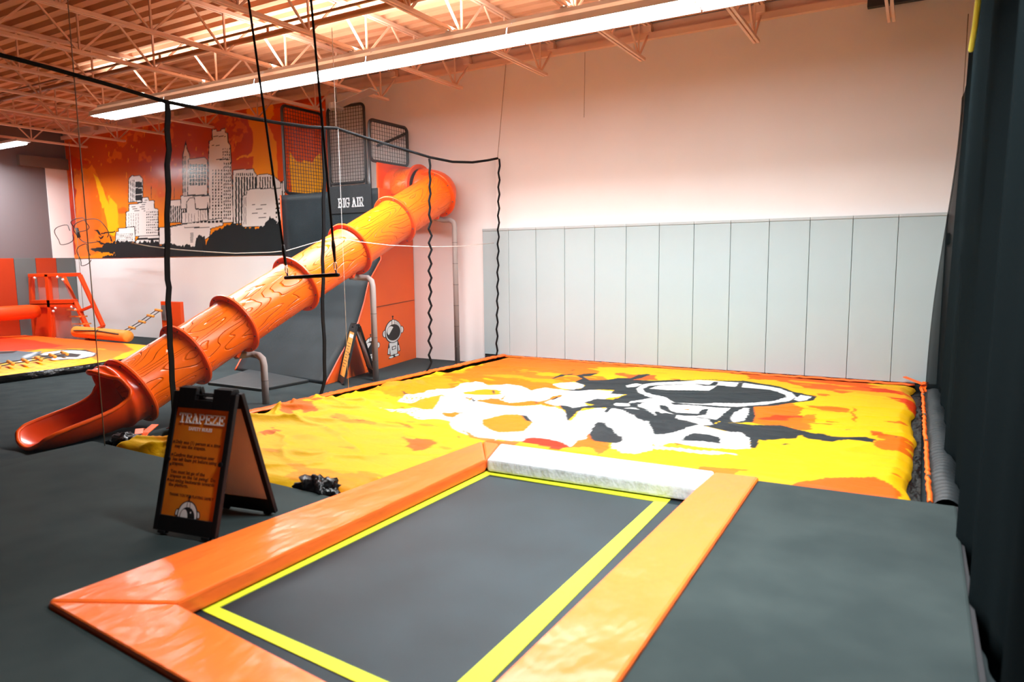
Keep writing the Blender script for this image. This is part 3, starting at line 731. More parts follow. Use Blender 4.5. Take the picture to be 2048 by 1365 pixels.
# padded carpet kerb left of the pit, carpet roll right of it
def kerb_fn(u, v):
    y = -7.72+v*7.68; xl = rim_x(y)-.08
    prof = [(0.0,-.19),(-.01,-.03),(-.07,.0),(-.16,-.03),(-.24,-.12),(-.27,FZ)]
    k = u*5; i = min(int(k), 4); f = k-i; a = prof[i]; b = prof[i+1]
    return (xl+a[0]+(b[0]-a[0])*f, y, a[1]+(b[1]-a[1])*f)
tag(obj('padded_kerb', MB().grid(kerb_fn, 10, 20), M['carpet'], smooth=True), 'low padded carpet kerb along the left side of the airbag', 'kerb')
def roll_fn(u, v):
    y = -.1-5.6*v; a = PI*u; r = 1+.03*math.sin(v*330)+.04*math.sin(v*37+u*6)
    return (7.245-.13*math.cos(a)*r, y, -.16+.17*math.sin(a)*r)
tag(obj('carpet_roll', MB().grid(roll_fn, 12, 500), M['paddark'], smooth=True), 'dark ribbed padding roll between the airbag and black curtain', 'padding')

# ================================================================== PLATFORM AND TRAMPOLINE
T = [on_z(*p, .0) for p in ((95,1212),(965,888),(1518,960))]
A_, B_, C_ = [(v.x, v.y) for v in T]
def line_x(p, q, X): t = (X-p[0])/(q[0]-p[0]); return (X, p[1]+(q[1]-p[1])*t)
_n = on_z(358,1365,0); D_ = line_x(A_, (_n.x,_n.y), 5.86)
pl = [(-.83,-7.80),(A_[0]-.0,-7.90) if False else (2.86,-7.90),(A_[0],A_[1]),(D_[0],D_[1]),(C_[0],C_[1]),(7.30,-5.77),(7.24,-16.5),(-1.15,-16.5)]
pf = MB().prism(pl, FZ+.001, -.004)
pfo = obj('carpeted_platform', pf, M['carpet_near'], bevel=.02)
tag(pfo, 'charcoal carpeted platform surrounding the trampoline in the foreground', 'platform')
obj('dark_gap_box', MB().box((7.262,-13,FZ+.002),(7.31,-5.75,-.02)), M['ink'], pfo)  # black box added so the gap past the platform edge stays dark
tr = thing('trampoline', (4.4,-8,FZ), 'rectangular trampoline with orange and white edge pads in the foreground', 'trampoline')
I_ = [on_z(350,1216,0), on_z(972,925,0), on_z(1392,985,0)]
a_, b_, c_ = [(v.x, v.y) for v in I_]; e_ = on_z(1000,1365,0)
# right inner edge line continued to the near inner corner
sl = (e_.x-c_[0])/(e_.y-c_[1]); _m = on_z(633,1365,0); d_ = line_x(a_, (_m.x,_m.y), c_[0]+(-9.6-c_[1])*sl)
def pad(name, poly, m, z0=-.085, z1=.03, lab=None):
    o = obj(name, MB().prism(poly, z0, z1), M[m], tr, bevel=.022)
    if lab: o['label'] = lab
    return o
def mix(p, q, t): return (p[0]+(q[0]-p[0])*t, p[1]+(q[1]-p[1])*t)
pad('edge_pad', [A_, B_, b_, a_], 'pad_orange')
wl = on_z(1000,893,0); wr = on_z(1430,950,0)
pad('edge_pad', [(wl.x,wl.y),(wr.x,wr.y),(c_[0]-.02,c_[1]),(b_[0]+.01,b_[1])], 'pad_white', lab='white edge pad at the far end')
pad('edge_pad', [(wl.x-.01,wl.y),(B_[0]+.0,B_[1]+.005),(b_[0]-.005,b_[1])], 'pad_orange')
pad('edge_pad', [(wr.x+.01,wr.y),C_,D_,d_,c_], 'pad_orange')
pad('edge_pad', [A_,a_,d_,D_], 'pad_orange')
bed = obj('jump_bed', MB().prism([mix(a_,A_,.1),mix(b_,B_,.1),mix(c_,C_,.1),mix(d_,D_,.1)], -.14, -.105), M['bed'], tr)
zt = -.105
yo = [on_z(392,1217,zt), on_z(974,943,zt), on_z(1342,1000,zt)]; yi = [on_z(438,1217,zt), on_z(979,951,zt), on_z(1309,1004,zt)]
r1 = on_z(982,1365,zt); r0 = on_z(918,1365,zt)
def ext_(p, q, y): t = (y-p.y)/(q.y-p.y); return (p.x+(q.x-p.x)*t, y)
n0 = on_z(700,1333,zt); n1 = on_z(700,1361,zt)
OY = -9.30
o4 = line_x((yo[0].x,yo[0].y), (n1.x,n1.y), ext_(yo[2], r1, -9.8)[0]); i4 = line_x((yi[0].x,yi[0].y), (n0.x,n0.y), ext_(yi[2], r0, -9.7)[0])
ox = [(v.x,v.y) for v in yo]+[o4]; ix = [(v.x,v.y) for v in yi]+[i4]
mb = MB()
for i in range(4):
    j = (i+1) % 4; mb.prism([ox[i],ox[j],ix[j],ix[i]], zt, zt+.006)
obj('boundary_tape', mb, M['yellow_tape'], tr)
mb = MB()
for p, q, p2, q2 in ((a_,b_,ox[0],ox[1]),(b_,c_,ox[1],ox[2])):
    mb.prism([p, q, mix(q,q2,.62), mix(p,p2,.62)], zt, zt+.005)
obj('dark_gap_strip', mb, M['ink'], tr)  # darkness of the gap beside the pads, laid in as black strips
obj('frame', MB().prism([A_,B_,C_,D_], FZ+.002, -.18), M['black'], tr)

# ================================================================== SLIDE
axis_px = [(262,782),(372,710),(470,646),(593,568),(700,497),(789,439),(870,389)]
ax = []
for i, (x, y) in enumerate(axis_px): ax.append(on_x(x, y, -1.75+.37*i/6))
# straighten
p0, p6 = ax[0], ax[6]
dirv = (p6-p0).normalized()
ax = [p0+dirv*((p-p0).dot(dirv)) for p in ax]
TR, FR = .385, .475
sd = thing('tube_slide', (-1.6,-5,FZ), 'long orange tube slide with wood grain texture and open mouth', 'slide')
SIDE = dirv.cross(Vector((0,0,1))).normalized(); UPV = SIDE.cross(dirv)
def ring_pts(c, r, n=48): return [c+SIDE*(math.cos(2*PI*k/n)*r)+UPV*(math.sin(2*PI*k/n)*r) for k in range(n)]
def tube_section(p, q):
    mb = MB(); n = 48; L_ = (q-p).length; prof = [(0,TR+.02),(.05,TR+.012),(.10,TR),(L_-.10,TR),(L_-.05,TR+.012),(L_,TR+.02),(L_,TR-.02),(0,TR-.02)]
    rows = []
    for s_, r in prof: rows.append(ring_pts(p+dirv*s_, r))
    vs = [v for r in rows for v in r]; fs = []
    for j in range(len(prof)):
        j2 = (j+1) % len(prof)
        for k in range(n): fs.append((j*n+k, j*n+(k+1)%n, j2*n+(k+1)%n, j2*n+k))
    mb.add(vs, fs); return mb
def flange(c, d, r0=TR, r1=FR, th=.05):
    u = d.cross(Vector((0,0,1))).normalized(); v = u.cross(d); n = 56; mb = MB(); vs = []
    prof = [(-th/2,r0),(-th/2,r1-.012),(-th/2+.012,r1),(th/2-.012,r1),(th/2,r1-.012),(th/2,r0)]
    for s_, r in prof:
        for k in range(n): a = 2*PI*k/n; vs.append(c+d*s_+u*(math.cos(a)*r)+v*(math.sin(a)*r))
    fs = []
    for j in range(6):
        j2 = (j+1) % 6
        for k in range(n): fs.append((j*n+k, j2*n+k, j2*n+(k+1)%n, j*n+(k+1)%n))
    return mb.add(vs, fs)
def bolts(c, d, par, n=8):
    u = d.cross(Vector((0,0,1))).normalized(); v = u.cross(d)
    for k in range(n):
        a = 2*PI*(k+.5)/n; p = c+u*(math.cos(a)*(FR-.04))+v*(math.sin(a)*(FR-.04))
        obj('bolt', MB().tube([p-d*.035,p+d*.035],.012,6), M['suppband'], par)
for i in range(6):
    obj('tube_section', tube_section(ax[i], ax[i+1]), M['slide'], sd, smooth=True)
for i in range(7):
    f = obj('flange', flange(ax[i], dirv), M['slide_plain'], sd, smooth=True)
    for p in f.data.polygons: p.use_smooth = False
    bolts(ax[i], dirv, f)
# elbow from the straight run round to the tower
E0 = ax[6]; turn = Vector((-1,0,0))
c1 = E0+dirv*.30
pts = []; P0, P1 = E0, E0+dirv*.20; P2 = Vector((P1.x-.42, -.50, P1.z+.06))
for k in range(13):
    t_ = k/12; pts.append(P0*(1-t_)**2+P1*2*t_*(1-t_)+P2*t_**2)
obj('elbow', MB().tube(pts, TR+.01, 40, cap=False), M['slide_plain'], sd, smooth=True, solid=.015)
f = obj('flange', flange(P2, turn), M['slide_plain'], sd)
XT = -2.42
obj('entry_tube', MB().tube([P2, P2+turn*.15, Vector((XT+.06,P2.y,P2.z-.02))], TR+.02, 40, cap=False), M['slide'], sd, smooth=True, solid=.015)
obj('entry_collar', MB().tube([(XT+.20,P2.y,P2.z-.02),(XT+.14,P2.y,P2.z-.02),(XT+.07,P2.y,P2.z-.02),(XT+.03,P2.y,P2.z-.02)], .5, 44, cap=False, rs=[.40,.43,.45,.465]), M['slide_plain'], sd, smooth=True, solid=.015)
zc = P2.z
obj('entry_plate', MB().box((XT-.0,P2.y-.60,zc-.62),(XT+.05,P2.y+.45,zc+.50)), M['slide_plain'], sd, bevel=.02)
# open exit piece
ex = -dirv; exh = Vector((ex.x, ex.y, 0)).normalized(); LEX = 1.28
_kb = np.array([0,.5,.9,1.15,1.3,1.42,1.6,1.85,2.3,2.7,PI]); _ks = np.array([1,.99,.95,.86,.62,.36,.21,.14,.17,.28,.33])
_bb = np.linspace(-.3,PI+.3,400); _tt = np.interp(_bb, _kb, _ks); _tt = np.convolve(np.pad(_tt,8,'edge'), np.ones(17)/17, 'valid')
def exit_fn(u, v):
    th = 2*PI*u                            # 0 = bottom
    b = abs(((th+PI) % (2*PI))-PI)         # 0 bottom .. pi top
    sm = float(np.interp(b, _bb, _tt))
    s_ = v*sm*LEX
    # the bottom line starts with the slope of the slide and levels out
    t_ = s_/LEX
    sl = dirv.z/math.hypot(dirv.x, dirv.y)
    hor = s_*.97; drop = -.11*(1-(1-t_)**2.5)
    c = p0+exh*hor+Vector((0,0,drop))
    side = Vector((exh.y,-exh.x,0)); nrm = (Vector((0,0,1))+exh*.42*(1-t_)**2).normalized()
    r = TR*(1+.05*t_); wd = r*(1+.10*t_)
    rib = .03*math.exp(-((s_-.22)/.05)**2)
    pnt = c + side*math.sin(th)*(wd+rib) - nrm*math.cos(th)*(r+rib)
    lip = max(0, t_-.8)/.2
    pnt.z += .05*lip*lip
    if pnt.z < FZ+.015: pnt.z = FZ+.015
    return tuple(pnt)
obj('exit_section', MB().grid(exit_fn, 180, 48, True), M['slide_exit'], sd, smooth=True, solid=.03)
# rolled lip along the cut edge
edge = [Vector(exit_fn(k/180, 1)) for k in range(180)]
obj('rolled_edge', MB().tube(edge, .026, 8, closed=True), M['slide_plain'], sd, smooth=True)
# support poles
def support(foot, ring, nm):
    fx, fy = foot; c = ax[ring]; z1 = c.z-.52
    p = obj('support_pole', MB().tube([(fx,fy,FZ),(fx,fy,z1-.12),(fx-.02,fy,z1-.03),(fx-.10,fy,z1+.02),(fx-.30,fy+.02,z1+.03),(c.x,c.y,z1+.05)], .052, 14), M['supp'], sd, smooth=True)
    k = FZ+.35
    while k < z1-.2:
        obj('pole_band', MB().tube([(fx,fy,k),(fx,fy,k+.008)], .0545, 14), M['suppband'], p); k += .42
    obj('saddle', MB().bar((c.x,c.y-.05,z1+.04),(c.x,c.y+.05,z1+.20),.20,.05), M['slide_plain'], sd)
for px_, ring in (((532,808),2),((752,762),4),((915,728),6)):
    q = on_z(*px_, FZ); support((q.x, q.y), ring, '')

# ================================================================== RAMP TOWER
rp = thing('warped_ramp_tower', (-3.5,-1.5,FZ), 'tall curved slate ramp with orange side board below cages', 'ramp')
fr_ = on_z(650,770,FZ); bk_ = Vector((-2.42,-.02,FZ))
def side_x(y): t = (y-bk_.y)/(fr_.y-bk_.y); return bk_.x+(fr_.x-bk_.x)*t
prof = []
for (x, y) in ((650,770),(664,743),(678,716),(690,695),(701,673),(716,645),(728,605),(737,565),(741,520),(744,470),(745,430),(746,374)):
    X_ = -2.1
    for _ in range(4): q = on_x(x, y, X_); X_ = side_x(q.y)
    prof.append((q.y, q.z))
ytop = prof[-1][0]; ztop = prof[-1][1]
yv = -1.32
prof = [(min(y, yv) if i < 8 else yv, z) for i, (y, z) in enumerate(prof)]
prof[0] = (prof[0][0], FZ+.002)
# monotone y
for i in range(1, len(prof)):
    if prof[i][0] < prof[i-1][0]: prof[i] = (prof[i-1][0], prof[i][1])
lt = on_z(472,741,FZ); xl_ = -4.86
def ramp_fn(u, v):
    k = v*(len(prof)-1); i = min(int(k), len(prof)-2); f = k-i
    y = prof[i][0]+(prof[i+1][0]-prof[i][0])*f; z = prof[i][1]+(prof[i+1][1]-prof[i][1])*f
    xr_ = side_x(y); e = (y-yv)/(prof[0][0]-yv)
    xl2 = xl_+(lt.x-xl_)*e; yl = yv+(lt.y-yv)*e
    return (xl2+(xr_-xl2)*u, yl+(y-yl)*u, z)
obj('riding_surface', MB().grid(ramp_fn, 12, 44), M['ramp'], rp, smooth=True, solid=.02)
poly = [(y, z) for y, z in prof]+[(-.02,ztop),(-.02,FZ+.002)]
sp_o = obj('side_board', MB().prism(poly, -.04, 0, f=lambda a, b, h: (side_x(a)+h+.03, a, b)), M['panel_orange'], rp)
# seam across the board
qs = on_x(800,612,-2.3)
obj('board_seam', MB().bar((side_x(-.03)+.032,-.03,1.06),(side_x(-1.9)+.032,-1.75,1.02),.006,.012), M['inkbrown'], sp_o)
for e, nm in ((1,'edge_trim'),(0,'edge_trim')):
    pts = [ramp_fn(e, k/44) for k in range(45)]
    pts = [(p[0]+(.02 if e else -.01), p[1]-.01, p[2]) for p in pts]
    obj(nm, MB().tube(pts, .018, 8), M['orange_dark'], rp, smooth=True)
obj('deck', MB().box((xl_+.02,yv+.02,ztop-.12),(-2.46,-.03,ztop)), M['black'], rp)
# banner with letters
def stroke_word(word, w_, h_, th, frame, gap=.25):
    """slab-serif capitals from thick strokes; frame maps (a,b,h)"""
    G = {
     'T': ([((0,1),(1,1)),((.5,1),(.5,0)),((.3,0),(.7,0)),((0,1),(0,.82)),((1,1),(1,.82))]),
     'R': ([((.15,0),(.15,1)),((0,1),(.7,1)),((.7,1),(.88,.88)),((.88,.88),(.88,.65)),((.88,.65),(.7,.5)),((.7,.5),(.15,.5)),((.5,.5),(.85,0)),((0,0),(.32,0)),((.72,0),(1,0))]),
     'A': ([((.12,0),(.5,1)),((.88,0),(.5,1)),((.27,.36),(.73,.36)),((0,0),(.28,0)),((.72,0),(1,0)),((.3,1),(.5,1))]),
     'P': ([((.15,0),(.15,1)),((0,1),(.7,1)),((.7,1),(.9,.88)),((.9,.88),(.9,.6)),((.9,.6),(.7,.45)),((.7,.45),(.15,.45)),((0,0),(.36,0))]),
     'E': ([((.15,0),(.15,1)),((0,1),(.95,1)),((0,0),(1,0)),((.15,.52),(.6,.52)),((.95,1),(.95,.8)),((1,0),(1,.22)),((.6,.62),(.6,.42))]),
     'Z': ([((.05,1),(.95,1)),((.95,1),(.05,0)),((.05,0),(1,0)),((.05,1),(.05,.8)),((1,0),(1,.22))]),
     'B': ([((.15,0),(.15,1)),((0,1),(.7,1)),((.7,1),(.85,.88)),((.85,.88),(.85,.64)),((.85,.64),(.7,.52)),((.7,.52),(.15,.52)),((.7,.52),(.92,.38)),((.92,.38),(.92,.14)),((.92,.14),(.75,0)),((.75,0),(0,0))]),
     'I': ([((.5,0),(.5,1)),((.2,0),(.8,0)),((.2,1),(.8,1))]),
     'G': ([((.95,.8),(.8,1)),((.8,1),(.3,1)),((.3,1),(.05,.8)),((.05,.8),(.05,.2)),((.05,.2),(.3,0)),((.3,0),(.75,0)),((.75,0),(.9,.15)),((.9,.15),(.9,.45)),((.6,.45),(1,.45)),((.95,1),(.95,.72))]),
    }
    out = []; x = 0
    for ch in word:
        if ch == ' ': x += w_*.55; continue
        mb = MB(); lw = w_*(.6 if ch == 'I' else 1)
        for (p, q) in G[ch]:
            a = Vector((x+p[0]*lw, p[1]*h_, 0)); b = Vector((x+q[0]*lw, q[1]*h_, 0)); d = (b-a).normalized(); n_ = Vector((-d.y,d.x,0))*(th/2); e_ = d*(th/2)
            pts = [a-e_+n_, a-e_-n_, b+e_-n_, b+e_+n_]
            mb.prism([(v.x,v.y) for v in pts], 0, .003, f=frame)
        out.append(mb); x += lw*(1+gap)
    return out, x
bx0 = on_y(658,400,yv-.02).x; bx1 = on_y(739,400,yv-.02).x; bz1 = on_y(700,371,yv-.02).z; bz0 = on_y(700,426,yv-.02).z
bn = obj('banner', MB().box((bx0,yv-.035,bz0),(bx1+.06,yv-.022,bz1)), M['bannercloth'], rp)
ta = on_y(677,413,yv-.04); tb = on_y(729,396,yv-.04)
hh = .165
for mb in stroke_word('BIG AIR', .098, hh, .024, lambda a, b, h: (ta.x+a, yv-.036-h, ta.z-.02+b), .22)[0]:
    obj('letter', mb, M['palegrey'], bn)
# astronaut prints on the side board
def ell(cx, cy, rx, ry, n=28, a0=0, a1=2*PI): return [(cx+rx*math.cos(a0+(a1-a0)*k/n), cy+ry*math.sin(a0+(a1-a0)*k/n)) for k in range(n)]
def astro(frame, sc):
    mb = MB(); L1 = []
    K_, W2, G2 = 0, 1, 2
    def ad(poly, m, lv): mb.prism([(a*sc, b*sc) for a, b in poly], 0, .0015*lv, m, f=frame)
    # body
    ad([(-.30,-.62),(-.36,-.95),(-.40,-1.28),(-.28,-1.34),(-.22,-1.2),(-.24,-1.42),(-.36,-1.56),(.40,-1.50),(.26,-1.40),(.24,-1.2),(.36,-1.28),(.42,-1.2),(.36,-.9),(.28,-.60)], K_, 1)
    ad([(-.27,-.64),(-.24,-.95),(-.20,-1.36),(-.02,-1.36),(0,-1.28),(.03,-1.36),(.20,-1.34),(.22,-.95),(.24,-.64)], W2, 2)
    ad([(-.34,-.95),(-.37,-1.24),(-.27,-1.28),(-.26,-.90)], W2, 2); ad([(.27,-.88),(.28,-1.24),(.38,-1.18),(.33,-.88)], W2, 2)
    ad(ell(-.17,-1.47,.13,.06), W2, 2); ad(ell(.18,-1.44,.13,.06), W2, 2)
    ad([(-.12,-.88),(.13,-.86),(.13,-1.06),(-.12,-1.08)], K_, 3); ad([(-.08,-.92),(.09,-.90),(.09,-1.02),(-.08,-1.04)], W2, 4)
    # ears, head
    ad(ell(-.52,-.05,.14,.22), K_, 1); ad(ell(.54,0,.14,.22), K_, 1); ad(ell(-.52,-.05,.10,.18), W2, 2); ad(ell(.54,0,.10,.18), W2, 2)
    ad(ell(0,0,.52,.68), K_, 3); ad(ell(0,0,.475,.635), W2, 4)
    ad(ell(.10,.0,.40,.58,14,-PI/2,PI/2)+[(.1,.50),(.25,.1),(.2,-.3)], G2, 4.5)
    ad([(-.09,.68),(-.10,.32),(.11,.34),(.09,.68)], K_, 5); ad([(-.06,.66),(-.07,.34),(.08,.36),(.06,.66)], W2, 6)
    ad(ell(0,-.06,.43,.47), K_, 7)
    ad(ell(-.17,.05,.22,.27,20,PI*.25,PI*1.35), W2, 8)
    ad([(-.02,.66),(.02,.66),(.02,.84),(-.02,.84)], K_, 3); ad(ell(0,.86,.05,.05,12), K_, 3)
    return mb
def side_frame(y0, z0): return lambda a, b, h: (side_x(y0+a*1.85)+.031+h, y0+a*1.85, z0+b)
q = on_x(787,664,side_x(-.6)+.04)
for _ in range(3): q = on_x(787,663,side_x(q.y)+.04)
obj('astronaut_print', astro(side_frame(q.y,q.z), .35), [M['ink'],M['white'],M['palegrey']], sp_o)
for _ in range(3): q = on_x(742,694,side_x(q.y)+.04)
obj('astronaut_print', astro(side_frame(q.y,q.z), .27), [M['ink'],M['white'],M['palegrey']], sp_o)

# cages of black wire mesh above the ramp
def rrect(fr, a0, b0, a1, b1, r=.10, n=5):
    pts = []
    for (cx, cy, s0) in ((a1-r,b1-r,0),(a0+r,b1-r,PI/2),(a0+r,b0+r,PI),(a1-r,b0+r,1.5*PI)):
        for k in range(n+1): a = s0+PI/2*k/n; pts.append(fr(cx+r*math.cos(a), cy+r*math.sin(a)))
    return pts
def cage(label, fr, a0, b0, a1, b1, loc, mid=(), legs=False):
    t = thing('mesh_guard_panel', loc, label, 'guard panel', 'black mesh guard panels on top of the ramp')
    obj('tube_frame', MB().tube(rrect(fr, a0, b0, a1, b1), .032, 10, closed=True), M['blackmetal'], t, smooth=True)
    mb = MB(); st = .075; a = a0+st
    while a < a1-.02: mb.bar(fr(a,b0+.02), fr(a,b1-.02), .007, .007); a += st
    b = b0+st
    while b < b1-.02: mb.bar(fr(a0+.02,b), fr(a1-.02,b), .007, .007); b += st
    obj('wire_mesh', mb, M['blackmetal'], t)
    if legs:
        for a in (a0, a1): obj('leg', MB().tube([fr(a,ztop),fr(a,b0+.12)], .028, 8), M['blackmetal'], t)
    for m_ in mid: obj('cross_bar', MB().tube([fr(a0,m_),fr(a1,m_)], .025, 8), M['blackmetal'], t)
    return t
cx1 = -4.78
ya = on_x(563,210,cx1); yb = on_x(650,232,cx1)
cage('tall black mesh guard panel on the left, before the orange mural', lambda a, b: Vector((cx1,a,b)), ya.y, ztop+.05, min(yb.y,-.12), ya.z, (cx1,-.8,ztop+.05))
qa = on_y(655,218,-.12); qb = on_y(727,212,-.12)
cage('black mesh guard panel in the middle, flat against the white wall', lambda a, b: Vector((a,-.12,b)), qa.x, on_y(700,366,-.12).z, qb.x, (qa.z+qb.z)/2+.03, (qa.x,-.12,ztop), legs=True)
ra = on_x(738,238,XT); rb = on_x(814,262,XT)
cage('shorter black mesh guard panel on the right, above the slide entrance', lambda a, b: Vector((XT,a,b)), ra.y, zc+.52, min(rb.y,-.08), ra.z, (XT,-.7,zc+.52))
obj_rail = MB().tube([Vector((XT,rb.y if rb.y<-.08 else -.08,4.55)), Vector((XT-.45,-.12,4.42)), Vector((-3.2,-.12,4.35))], .03, 10)
tag(obj('cage_rail', obj_rail, M['blackmetal'], smooth=True), 'black tube rail linking the middle and right guard panels', 'rail')
tag(obj('slide_side_cage', MB().tube([(XT,yv+.04,ztop-1.1),(XT,yv+.04,ra.z-.4)], .03, 8), M['blackmetal'], smooth=True), 'upright black post beside the orange slide entrance plate', 'post')

# landing mat
mt_ = [on_z(*p, FZ+.05) for p in ((415,765),(522,778),(618,760),(500,738))]
tag(obj('landing_mat', MB().prism([(v.x,v.y) for v in mt_], FZ+.001, FZ+.05), M['paddark'], bevel=.012), 'thin dark landing mat at the foot of the curved ramp', 'mat')

# ================================================================== NETS
NX = lambda y: -.20+(y+.1)*.035
top_px = [(995,318,-.1),(975,322,-.45),(945,326,-.9),(905,325,-1.4),(860,316,-2.0),(800,298,-2.8),(740,280,-3.5),(672,258,-4.25),(620,256,-4.8),(560,248,-5.3),(500,238,-5.8),(430,225,-6.35),(330,205,-6.95),(220,172,-7.5),(100,138,-8.05),(0,112,-8.5),(-150,70,-9.0)]
tops = []
for x, y, yy in top_px:
    q = on_x(x, y, NX(yy)); q = on_x(x, y, NX(q.y)); tops.append(q)
tops[0].y = min(tops[0].y, -.02)
nt_ = thing('pit_side_net', (-.4,-4,0), 'sheer netting hung on a sagging black line beside the airbag', 'net')
def top_at(y):
    for a, b in zip(tops[:-1], tops[1:]):
        if b.y <= y <= a.y or (y > tops[0].y and a is tops[0]):
            f = (y-a.y)/(b.y-a.y); return a.z+(b.z-a.z)*max(0,f)
    return tops[-1].z
ys0, ys1 = tops[0].y, tops[-1].y
def net_fn(u, v):
    y = ys0+(ys1-ys0)*u; zt_ = top_at(y); zb = .0 if y > -7.6 else .02
    sway = .035*math.sin(y*7)*v+.03*math.sin(y*17+2)*v*v
    return (NX(y)-.02+sway, y, zb+(zt_-zb)*v)
obj('netting', MB().grid(net_fn, 150, 14), M['net'], nt_, smooth=True)
obj('top_line', MB().tube([t_+Vector((0,0,.01)) for t_ in tops], .022, 8), M['blackcloth'], nt_, smooth=True)
def strap(px_list, lab=None, wd=.05):
    pts = []
    for x, y in px_list:
        X_ = NX(-4)
        for _ in range(4): q = on_x(x, y, X_); X_ = NX(q.y)
        pts.append(q)
    if pts[0].y > -.02:
        pts = [Vector((p.x,min(p.y,-.03),p.z)) for p in pts]
    mb = MB(); vs = []
    for p in pts: vs += [p+Vector((.03,-wd/2,0)), p+Vector((.03,wd/2,0)), p+Vector((.045,wd/2,0)), p+Vector((.045,-wd/2,0))]
    fs = []
    for i in range(len(pts)-1):
        for k in range(4): fs.append((4*i+k,4*i+(k+1)%4,4*i+4+(k+1)%4,4*i+4+k))
    obj('strap', mb.add(vs, fs), M['blackcloth'], nt_, smooth=False)
strap([(330,205),(332,230),(330,262),(334,300),(330,330),(333,380),(330,430),(331,480),(330,520),(331,560),(334,575),(332,605),(335,640),(336,690),(339,720),(340,760),(343,790),(345,825)], wd=.062)
strap([(644,258),(643,300),(646,350),(643,400),(644,460),(641,520),(643,560),(641,600),(642,640),(645,680),(645,720),(646,760),(642,775),(638,788)], wd=.055)
zz = [(855,318)]
rs = random.Random(3)
for k in range(1, 30): zz.append((856+(3.2 if k % 2 else -2.0)*(.4 if k < 8 else 1)+rs.uniform(-.8,.8), 318+k*14.0))
zz += [(855,735),(850,742)]
strap(zz, wd=.045)
z2 = [(995,318)]
for k in range(1, 28): z2.append((995-.18*k+(1.6 if k % 2 else -1.2), 318+k*14.2))
z2.append((989,713)); strap(z2, wd=.045)
# hanging cable at the net corner, wall line
def cable(name, pts, r, m, lab, cat, **k):
    o = obj(name, MB().tube(pts, r, 6), M[m], smooth=True); tag(o, lab, cat, **k); return o
cn = tops[7]
cable('suspension_cable', [(cn.x,cn.y,cn.z),(cn.x,cn.y,5.18)], .005, 'paleline', 'pale vertical cable rising from the peak of the side net', 'cable')
cable('suspension_cable', [tuple(tops[0]),tuple(on_y(1012,125,-.05))], .006, 'wire', 'thin cable from net end at the wall up to a joist', 'cable')
cable('suspension_cable', [on_y(1168,235,-.02),on_y(1170,105,-.02)], .004, 'wire', 'thin plumb line hanging on the white wall right of the net', 'cable')
q = tops[14]; yq = q.y
cq = on_x(148,152,NX(yq))
cable('suspension_cable', [(cq.x,cq.y,-.0),(cq.x,cq.y,5.18)], .006, 'wire', 'thin vertical cable at far left, crossing the slide mouth', 'cable')
cable('suspension_cable', [(cn.x+.02,cn.y+.02,.01),(cn.x+.02,cn.y+.02,cn.z)], .003, 'paleline', 'pale thread dropping from the net peak past the trapeze', 'cable')
# sagging white cord
ps = [(262,486),(300,493),(350,499),(400,503),(470,507),(540,505),(573,502),(620,488),(668,475)]
cable('white_cord', [on_x(x,y,NX(-6.5)-.06) for x,y in ps], .006, 'paleline', 'white cord sagging from mural to slide middle', 'cord')
ps = [(668,475),(720,484),(780,491),(850,494),(920,493),(990,486)]
cable('white_cord', [on_x(x,y,NX(-2.5)-.06) for x,y in ps], .006, 'paleline', 'white cord stretched from slide middle to the wall pads', 'cord')
# loose loops of wire near the mural corner
def loops():
    mb = MB()
    for (cx, cy, rx, ry, a0) in ((118+10,470,17,20,0),(182,462,34,24,1),(160,450,16,14,2),(168,510,12,22,.5)):
        pts = []
        for k in range(25):
            a = a0+2*PI*k/24*.93; q = on_y(cx+rx*math.cos(a), cy+ry*math.sin(a), -1.2); pts.append(q+Vector((0,.05*math.sin(3*a),0)))
        mb.tube(pts, .011, 5)
    a = on_y(153,457,-1.2); b = on_y(158,475,-1.2); mb.tube([a,b], .05, 6); return mb
o = obj('wire_coil', loops(), M['rope'], smooth=True); tag(o, 'tangled loops of wire hanging before the left end of mural', 'wire')
cw = on_y(153,460,-1.2)
cable('suspension_cable', [(cw.x,cw.y,FZ),(cw.x,cw.y,5.18)], .007, 'wire', 'thin line holding up the tangled wire loops', 'cable')

# black curtain on the right
def cur_fn(u, v):
    y = -.18-12.8*u
    x = 7.36-.02*math.exp(-u*6)+.05*math.sin(y*5.2)+.025*math.sin(y*13+1)*(1-.4*v)+.03*math.sin(y*2.1)
    if u < .02: x -= .12*(1-v)**2
    x -= .05*math.exp(-u*20)*math.sin(v*5)
    zt_ = np.interp(-y, [.1,.6,1.4,2.2,3.2,14], [4.0,4.12,4.30,4.62,5.1,5.3])
    return (x+(.06*v if u<.2 else .06*v), y, FZ+.01+(zt_-FZ)*v)
ct = thing('net_curtain', (7.35,-6,FZ), 'dense black net curtain hanging down the right side', 'curtain')
obj('curtain_fabric', MB().grid(cur_fn, 420, 24), M['curtain'], ct, smooth=True, solid=.012)
tp = [Vector(cur_fn(k/60, 1)) for k in range(10, 60)]
obj('curtain_rope', MB().tube([on_x(1942,100,7.20), on_x(1950,55,7.20), on_x(1957,-2,7.20), on_x(1963,-60,7.20)], .018, 6), M['yellowrope'], ct, smooth=True)
q = Vector(cur_fn(0,1))
cable('suspension_cable', [tuple(q),(q.x,q.y,5.18)], .007, 'wire', 'dark cable holding the back corner of the black curtain', 'cable')
# dark heater bar high on the back wall near the right
q0 = on_y(1735,10,-.06); q1 = on_y(1900,-12,-.06)
tag(obj('wall_heater', MB().box((q0.x,-.12,q0.z-.05),(q1.x+.4,-.001,q0.z+.06)), M['blackmetal'], bevel=.01), 'dark bar fixed high on the back wall near the right', 'bar')

